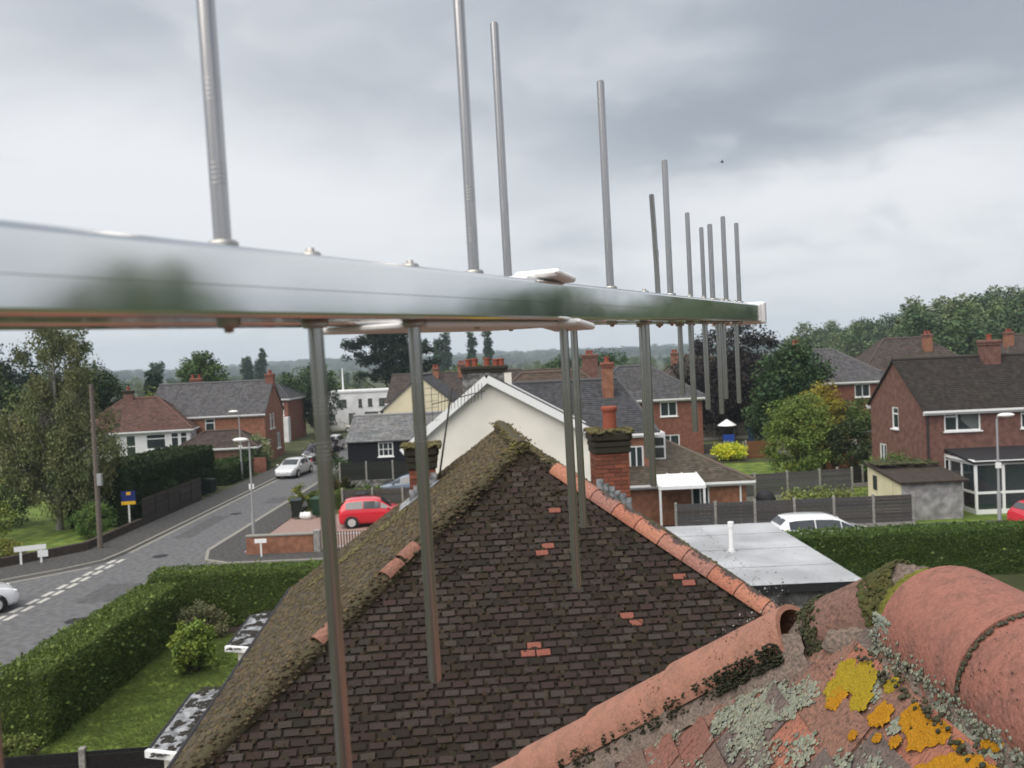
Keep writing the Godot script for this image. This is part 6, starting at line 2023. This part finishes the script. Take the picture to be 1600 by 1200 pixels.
# ---------------------------------------------------------------- right side
func build_right() -> void:
	make_hedge("clipped_hedge", "broad clipped dark green hedge running to the right edge", Vector3(8.7, 0, -29.4), Vector3(27.0, 1.6, -28.3), 1100, 0.055, Color(0.07, 0.115, 0.028), 0.07)
	panel_fence("boundary_fence", "dark panel fence with pale concrete posts behind the white car", Vector3(7.0, 0, -36.3), Vector3(17.5, 0, -36.3), 6, 1.45, true, Color(0.115, 0.108, 0.108))
	panel_fence("boundary_fence", "grey panel fence across the back of the weedy garden", Vector3(9.2, 0, -44.0), Vector3(18.4, 0, -45.0), 5, 1.45, false, Color(0.14, 0.138, 0.136))
	make_car("white car behind the broad hedge and flat roof", Vector3(12.35, 0, -33.2), 0.0, M.paint_white, true, 4.1, 1.38)
	make_car("bright red car at the right edge of the lane", Vector3(22.4, 0, -33.6), 0.0, M.paint_red, true, 3.9, 1.44)
	street_lamp("street lamp in front of the large brick house", Vector3(21.5, 0.1, -36.6), 4.6, 0.0, "street lamps")
	var b := thing("large_brick_house", "large brown brick house with dark tiled gable roof at the right", "house", Vector3(27.3, 0, -43.7))
	box_house(b, 14.0, 6.0, 4.93, 7.25, 0.0, M.brick_brown, Color(0.042, 0.036, 0.033), {"front": [[1.0, 3.7, 1.8, 1.05], [4.8, 3.7, 1.8, 1.05], [0.95, 1.65, 1.25, 0.95], [9.0, 3.7, 1.8, 1.05]], "left": [[2.6, 3.65, 0.7, 1.15], [1.0, 1.5, 0.8, 1.2]]}, {"front": ["curtain", "curtain", "transom", "two"], "left": ["transom", "two"]}, 0.25, 0.15, 0.2)
	chimney(b, Vector3(-2.1, 6.6, 0.3), 0.85, 0.6, 1.35, [[0, 0, 0.3]], M.brick_brown, M.brick_brown, M.terracotta_pot)
	var q := MB.new()
	q.tube([Vector3(-6.85, 4.7, 3.06), Vector3(-6.85, -0.02, 3.06)], [0.05, 0.05], 8)
	part(b, "drainpipe", q, M.dark_plastic)
	var cv := thing("conservatory", "white framed glass porch with dark flat roof on the large brick house", "conservatory", Vector3(24.0, 0, -39.45))
	q = MB.new()
	var W := 2.6
	var D := 1.2
	q.bx(Vector3(-W, -0.05, D - 0.08), Vector3(W, 0.22, D))
	q.bx(Vector3(-W, -0.05, -D), Vector3(-W + 0.08, 0.22, D - 0.085))
	for k in 5:
		var x := -W + 0.04 + k * (2 * W - 0.08) / 4
		q.bx(Vector3(x - 0.06, 0.223, D - 0.09), Vector3(x + 0.06, 2.36, D - 0.01))
	for z in [-1.1, 0.0]:
		q.bx(Vector3(-W + 0.002, 0.223, z - 0.05), Vector3(-W + 0.076, 2.36, z + 0.05))
	for y in [0.95, 2.3]:
		q.bx(Vector3(-W, y, D - 0.083), Vector3(W, y + 0.11, D - 0.013))
		q.bx(Vector3(-W + 0.004, y, -D), Vector3(-W + 0.074, y + 0.11, D - 0.09))
	part(cv, "frame", q, M.white_plastic)
	for k in 4:
		var x0 := -W + 0.1 + k * (2 * W - 0.08) / 4
		q = MB.new()
		q.bx(Vector3(x0, 0.25, D - 0.06), Vector3(x0 + (2 * W - 0.08) / 4 - 0.12, 2.32, D - 0.052))
		part(cv, "pane", q, M.window_glass)
	q = MB.new()
	q.bx(Vector3(-W + 0.03, 0.25, -D + 0.05), Vector3(-W + 0.038, 2.32, D - 0.1))
	part(cv, "pane", q, M.window_glass)
	q = MB.new()
	q.box(Transform3D(Basis(Vector3.RIGHT, 0.14), Vector3(0, 2.62, 0)), Vector3(2 * W + 0.3, 0.1, 2.65))
	part(cv, "roof", q, M.felt_edge)
	q = MB.new()
	q.bx(Vector3(-W - 0.12, 2.40, D + 0.0), Vector3(W + 0.12, 2.52, D + 0.1))
	q.bx(Vector3(-W - 0.12, 2.44, -D), Vector3(-W - 0.02, 2.56, D - 0.002))
	part(cv, "roof_edge", q, M.white_plastic)
	# garage
	var g := thing("garage", "small garage with cream boarded front and stained grey side wall", "garage", Vector3(19.0, 0, -39.3))
	q = MB.new()
	q.prism([Vector2(-1.75, -0.05), Vector2(1.75, -0.05), Vector2(1.75, 2.15), Vector2(-1.75, 1.72)], Transform3D(Basis(Vector3(0, 0, -1), Vector3(0, 1, 0), Vector3(1, 0, 0)), Vector3(-1.38, 0, 0)), 2.78)
	part(g, "wall", q, M.garage_side)
	q = MB.new()
	var edge := [[-1.74, 1.70], [-0.95, 1.78], [-0.05, 1.88], [0.75, 1.98], [1.74, 2.10]]
	for k in 4:
		var z0: float = -edge[k][0]
		var z1: float = -edge[k + 1][0]
		q = MB.new()
		q.prism([Vector2(edge[k][0] + 0.015, 0.02), Vector2(edge[k + 1][0] - 0.015, 0.02), Vector2(edge[k + 1][0] - 0.015, edge[k + 1][1]), Vector2(edge[k][0] + 0.015, edge[k][1])], Transform3D(Basis(Vector3(0, 0, -1), Vector3(0, 1, 0), Vector3(1, 0, 0)), Vector3(-1.42 - 0.012 * (k % 2), 0, 0)), 0.035)
		part(g, "board_panel", q, M.render_yellow)
	q = MB.new()
	q.bx(Vector3(-1.46, 1.05, -1.1), Vector3(-1.425, 1.75, -0.7))
	part(g, "window", q, M.car_glass)
	q = MB.new()
	q.col = Color(0.055, 0.045, 0.038)
	q.box(Transform3D(Basis(Vector3.RIGHT, 0.122), Vector3(0.05, 2.0, 0.0)), Vector3(3.2, 0.09, 3.9))
	var gro := part(g, "roof", q, M.roof_tile)
	q = MB.new()
	lumps(q, 260, func(_k):
		return [Vector3(rng.randf_range(-1.5, 1.6), 2.28 + rng.randf() * 0.05, rng.randf_range(-1.9, -0.4)), Vector3.UP], 0.05, 0.12, Color(0.05, 0.055, 0.025), 0.5, 0.4)
	part(gro, "moss", q, M.moss, "stuff")
	make_bush("garden_shrub", "green creeper along the back of the garage roof", "shrub", Vector3(19.2, 1.35, -41.5), Vector3(1.6, 0.55, 0.5), 60, 50, 0.08, Color(0.05, 0.085, 0.02))
	# garden things
	var bb := thing("covered_barbecue", "black covered barbecue by the grey back fence", "barbecue", Vector3(12.6, 0, -41.6))
	q = MB.new()
	q.ball(at3(0, 0.55, 0), Vector3(0.5, 0.5, 0.4), 0.2, noise_of(83, 3.0, 3), 16, 12)
	q.bx(Vector3(-0.42, -0.02, -0.3), Vector3(0.42, 0.5, 0.3))
	part(bb, "cover", q, M.felt_edge)
	q = MB.new()
	q.bx(Vector3(-0.95, -0.02, -0.2), Vector3(-0.46, 0.28, 0.3))
	part(bb, "side_box", q, M.dark_plastic)
	make_bush("garden_shrub", "long grass and weeds below the grey back fence", "shrub", Vector3(15.8, 0, -42.4), Vector3(2.2, 0.3, 1.1), 60, 50, 0.1, Color(0.10, 0.12, 0.035))
	make_bush("golden_shrub", "vivid yellow green rounded shrub behind the bungalow roof", "shrub", Vector3(16.2, 0.1, -62), Vector3(1.25, 0.58, 0.9), 80, 60, 0.1, Color(0.34, 0.36, 0.03))
	make_tree("evergreen_shrub", "big dense dark evergreen shrub left of the large brick house", "shrub", Vector3(17.7, 0, -51.5), {"h": 5.4, "blobs": [[Vector3(0, 2.6, 0), Vector3(2.3, 2.6, 2.2)], [Vector3(0.5, 3.6, 0), Vector3(1.8, 1.7, 1.7)]], "clump": 0.5, "n": 190, "per": 70, "leaf": 0.1, "tint": Color(0.085, 0.115, 0.027), "trunk": 0.15})
	make_tree("golden_conifer", "yellow tipped conifer in front of the hipped slate house", "tree", Vector3(20.6, 0, -55), {"h": 6.3, "blobs": [[Vector3(0, 3.0, 0), Vector3(1.9, 2.6, 1.8)], [Vector3(0.2, 5.0, 0), Vector3(0.9, 1.3, 0.9)]], "clump": 0.45, "n": 130, "per": 60, "leaf": 0.1, "tint": Color(0.17, 0.14, 0.022), "trunk": 0.14})
	make_tree("small_tree", "small green tree beside the brick gable wall", "tree", Vector3(23.4, 0, -55.5), {"h": 4.7, "blobs": [[Vector3(0, 3.2, 0), Vector3(1.6, 1.5, 1.5)]], "clump": 0.45, "n": 70, "per": 55, "leaf": 0.11, "tint": Color(0.06, 0.09, 0.026), "trunk": 0.1})
	make_tree("dark_shrub", "dull dark green shrub between the evergreen and the brick gable", "shrub", Vector3(20.6, 0, -50.5), {"h": 3.6, "blobs": [[Vector3(0, 2.0, 0), Vector3(1.7, 1.7, 1.4)]], "clump": 0.45, "n": 80, "per": 55, "leaf": 0.1, "tint": Color(0.03, 0.042, 0.016), "trunk": 0.1})
	make_tree("copper_beech", "wide very dark purple brown tree behind the aerial's end rods", "tree", Vector3(21.2, 0, -78.8), {"h": 10.6, "blobs": [[Vector3(0, 6.5, 0), Vector3(5.2, 4.4, 4.5)], [Vector3(-2.5, 3.8, 0), Vector3(3.5, 3.4, 3.5)]], "clump": 1.0, "n": 240, "per": 75, "leaf": 0.2, "tint": Color(0.020, 0.017, 0.017), "trunk": 0.4})
	make_tree("broad_tree", "dark green tree right of the very dark purple one", "tree", Vector3(22.9, 0, -67.5), {"h": 8.9, "blobs": [[Vector3(0, 5.6, 0), Vector3(3.0, 3.0, 3)], [Vector3(-0.6, 3.0, 0), Vector3(3.2, 2.6, 2.8)]], "clump": 0.95, "n": 200, "per": 60, "leaf": 0.2, "tint": Color(0.024, 0.045, 0.017), "trunk": 0.35})
	make_tree("broad_tree", "grey green small tree under the dark green tree", "tree", Vector3(22.8, 0, -70), {"h": 4.8, "blobs": [[Vector3(0, 3.0, 0), Vector3(2.4, 1.8, 2.0)]], "clump": 0.7, "n": 60, "per": 55, "leaf": 0.14, "tint": Color(0.04, 0.055, 0.026), "trunk": 0.15})
	var tw := thing("play_house", "blue plastic play house with white pointed canopy in the far garden", "play house", Vector3(19.3, 0, -74.5))
	q = MB.new()
	q.lathe(at3(0, 1.55, 0), [[0.85, 0.0], [0.8, 0.06], [0.45, 0.3], [0.04, 0.55], [0.0, 0.58]], 12)
	part(tw, "canopy", q, M.white_plastic)
	for k in 4:
		q = MB.new()
		q.bx(Vector3(-0.6 if k % 2 else 0.55, -0.02, -0.6 if k < 2 else 0.55), Vector3(-0.55 if k % 2 else 0.6, 1.56, -0.55 if k < 2 else 0.6))
		part(tw, "leg", q, M.dark_plastic)
	q = MB.new()
	q.col = Color(0.03, 0.09, 0.42)
	q.bx(Vector3(-0.5, 0.0, 0.3), Vector3(0.5, 0.75, 0.5))
	part(tw, "panel", q, M.bin_plastic)
	var pb := thing("blue_board", "upright dark blue board right of the blue play house", "board", Vector3(21.3, 0, -74))
	q = MB.new()
	q.col = Color(0.02, 0.05, 0.16)
	q.rbox(at3(0, 0.72, 0) * Transform3D(Basis(Vector3.RIGHT, PI / 2), Vector3.ZERO), Vector3(0.5, 0.12, 1.5), 0.02)
	part(pb, "panel", q, M.bin_plastic)
	panel_fence("boundary_fence", "pale distant fence behind the blue play house", Vector3(9.5, 0, -77.5), Vector3(24.5, 0, -77.5), 8, 1.5, false, Color(0.19, 0.17, 0.145))
	panel_fence("boundary_fence", "grey fence in front of the blue play house", Vector3(9.0, 0, -64.5), Vector3(21.5, 0, -64.5), 7, 1.0, false, Color(0.14, 0.135, 0.13))
	var ws := thing("timber_shed", "orange brown garden shed with pale roof beside the evergreen", "shed", Vector3(21.6, 0, -54.5))
	box_house(ws, 1.8, 1.6, 1.5, 1.85, 0.0, M.timber_orange, Color(0.3, 0.29, 0.28), {}, {}, 0.1, 0.3, 0.4, false)
	panel_fence("boundary_fence", "dark fence between the evergreen shrub and the garage", Vector3(18.4, 0, -47.0), Vector3(23.2, 0, -48.2), 3, 1.2, false, Color(0.035, 0.032, 0.03))
	panel_fence("boundary_fence", "short orange brown fence beside the vivid yellow shrub", Vector3(17.6, 0, -62.6), Vector3(20.0, 0, -62.6), 1, 1.3, false, Color(0.26, 0.12, 0.05), true, 0.0)

# ---------------------------------------------------------------- far trees, woods, bird
func build_far() -> void:
	make_tree("cedar_tree", "large dark layered cedar behind the yellow gable", "tree", Vector3(-18.4, 0, -126), {"h": 15.2, "blobs": [[Vector3(0.5, 13.6, 0), Vector3(4.6, 1.1, 3.6)], [Vector3(-2.2, 12.2, 0), Vector3(5.4, 0.9, 3.8)], [Vector3(2.6, 11.2, 0), Vector3(5.2, 0.9, 3.8)], [Vector3(-1.6, 9.8, 0), Vector3(5.4, 0.9, 3.8)], [Vector3(3.0, 8.4, 0), Vector3(5.4, 1.0, 3.8)], [Vector3(-1.0, 7.3, 0), Vector3(4.4, 0.9, 3.2)], [Vector3(2.0, 6.2, 0), Vector3(4.2, 0.8, 3)]], "clump": 0.75, "n": 330, "per": 50, "leaf": 0.26, "tint": Color(0.013, 0.024, 0.015), "trunk": 0.55, "fork": 14.0, "limbs": 40})
	var k := 0
	for q in [[-28.5, -300, 20.0, "leftmost of the slim poplars on the skyline by the cedar"], [-25.5, -300, 22.0, "slim poplar just right of the leftmost skyline poplar"], [-16.0, -300, 21.0, "middle slim poplar on the skyline above the red chimneys"], [-10.5, -300, 24.0, "rightmost and tallest slim poplar above the grey chimney stack"]]:
		make_tree("poplar_tree", q[3], "tree", Vector3(q[0] + 2.0, 0, q[1]), {"h": q[2], "blobs": [[Vector3(0, q[2] * 0.55, 0), Vector3(1.5, q[2] * 0.44, 1.5)]], "clump": 1.0, "n": 70, "per": 40, "leaf": 0.5, "tint": Color(0.026, 0.05, 0.024), "trunk": 0.4}, "poplars on the skyline")
		k += 1
	for q in [[-93, -290, 16.0, "left slim poplar on the skyline beside the ragged tree"], [-88, -290, 18.0, "right slim poplar on the skyline beside the ragged tree"], [-112, -260, 15.0, "hazy pointed tree on the skyline right of the cypress"]]:
		make_tree("poplar_tree", q[3], "tree", Vector3(q[0], 0, q[1]), {"h": q[2], "blobs": [[Vector3(0, q[2] * 0.55, 0), Vector3(1.7, q[2] * 0.42, 1.7)]], "clump": 1.1, "n": 60, "per": 40, "leaf": 0.5, "tint": Color(0.026, 0.05, 0.024), "trunk": 0.4}, "poplars on the skyline")
	for q in [[-6.0, -118, 8.2, Color(0.04, 0.075, 0.02), "light green tree left of the grey chimney stack"], [9.5, -150, 9.5, Color(0.035, 0.065, 0.022), "green trees on the skyline right of the grey chimney stack"], [15.5, -135, 9.5, Color(0.03, 0.06, 0.02), "green tree behind the aerial's middle rods"]]:
		make_tree("broad_tree", q[4], "tree", Vector3(q[0], 0, q[1]), {"h": q[2], "blobs": [[Vector3(0, q[2] * 0.62, 0), Vector3(4.6, q[2] * 0.36, 3.6)]], "clump": 1.0, "n": 110, "per": 50, "leaf": 0.28, "tint": q[3], "trunk": 0.3})
	# woods: nobody could count these trees
	var kinds := []
	for j in 3:
		var m := MB.new()
		var clumps := []
		for i in 46:
			var d := Vector3(rng.randfn(), rng.randfn(), rng.randfn()).normalized() * pow(rng.randf(), 0.4)
			clumps.append([Vector3(0, 6.2, 0) + d * Vector3(3.4, 4.6 + j, 3.4), 1.25])
		crown_leaves(m, clumps, 34, 0.55, [Color(0.055, 0.085, 0.036), Color(0.035, 0.058, 0.027), Color(0.085, 0.11, 0.05)][j], 0.25)
		m.col = Color(0.05, 0.042, 0.034)
		m.tube([Vector3(0, -0.5, 0), Vector3(0.1, 7, 0)], [0.3, 0.12], 6)
		kinds.append(m.mesh())
	var spread := func(called: String, label: String, spots: Array) -> void:
		var holder := thing(called, label, "wood")
		holder.set_meta("kind", "stuff")
		for j in 3:
			var mine := []
			for i in spots.size():
				if (i * 7 + i / 3) % 3 == j:
					mine.append(spots[i])
			var mm := MultiMesh.new()
			mm.transform_format = MultiMesh.TRANSFORM_3D
			mm.mesh = kinds[j]
			mm.instance_count = mine.size()
			for i in mine.size():
				var s: Array = mine[i]
				mm.set_instance_transform(i, Transform3D(Basis(Vector3.UP, s[3] * 20.0).scaled(Vector3(s[2] * s[4], s[2], s[2] * s[4])), Vector3(s[0], ground_height(s[0], s[1]) - 0.3, s[1])))
			var o := MultiMeshInstance3D.new()
			o.name = "trees"
			o.multimesh = mm
			o.material_override = M.leaf
			o.set_meta("kind", "stuff")
			holder.add_child(o, true)
	var right := []
	for i in 1000:
		var az := deg_to_rad(rng.randf_range(19.0, 92.0))
		var r := rng.randf_range(150.0, 330.0)
		if rad_to_deg(az) < 26.0 and r < 235.0:
			continue
		var ad := rad_to_deg(az)
		var tall := 1.0 + (1.0 if ad > 72.0 and ad < 80.0 else 0.6 if (ad > 47.0 and ad < 54.0) or (ad > 36.0 and ad < 41.0) else 0.1)
		right.append([sin(az) * r, -cos(az) * r, rng.randf_range(0.7, 1.08) * tall, rng.randf(), rng.randf_range(0.9, 1.3)])
	spread.call("hillside_wood", "mixed green wood covering the hillside at the right", right)
	var belt := []
	for i in 1500:
		var az := deg_to_rad(rng.randf_range(-42.0, 40.0))
		var r := rng.randf_range(170.0, 1500.0)
		var s := rng.randf_range(0.35, 0.8) * (1.0 if r > 300.0 else 0.62)
		belt.append([sin(az) * r, -cos(az) * r, s, rng.randf(), rng.randf_range(1.1, 1.9)])
	spread.call("distant_trees", "hazy belt of distant trees along the horizon", belt)
	var hills := []
	for i in 2600:
		var az := deg_to_rad(rng.randf_range(-42.0, 42.0))
		var r := rng.randf_range(1500.0, 2950.0)
		hills.append([sin(az) * r, -cos(az) * r, rng.randf_range(0.9, 1.6), rng.randf(), rng.randf_range(2.0, 4.0)])
	spread.call("hill_woods", "blue hazy woods on the farthest hills", hills)
	var bd := thing("bird", "tiny dark bird high in the grey sky", "bird", Vector3(15.9, 21.9, -60))
	var q := MB.new()
	q.ball(Transform3D(Basis(Vector3.UP, 0.6), Vector3.ZERO), Vector3(0.17, 0.05, 0.055), 0.0, noise_of(1, 1.0), 12, 8)
	q.leaf(Vector3(-0.13, 0, 0.09), Vector3(-0.13, 0, 0.09), Vector3(0.03, 0, 0.06))
	part(bd, "body", q, M.dark_plastic)
	for s in [-1, 1]:
		q = MB.new()
		q.leaf(Vector3(0.02, 0.02, 0), Vector3(-0.08, 0.11, 0.26 * s), Vector3(0.13, 0.0, 0.02))
		part(bd, "wing", q, M.dark_plastic)

func _ready() -> void:
	rng.seed = 20240
	make_materials()
	mat("timber_orange", Color(0.30, 0.12, 0.05), 0.85, ntex(18, 0.08, gray(0.65), Color(1, 1, 1), 5), 0.7)
	set_camera_and_light()
	build_ground()
	build_own_house()
	build_neighbour()
	build_middle()
	build_left()
	build_right()
	build_far()
	build_yagi()
	build_aerial()
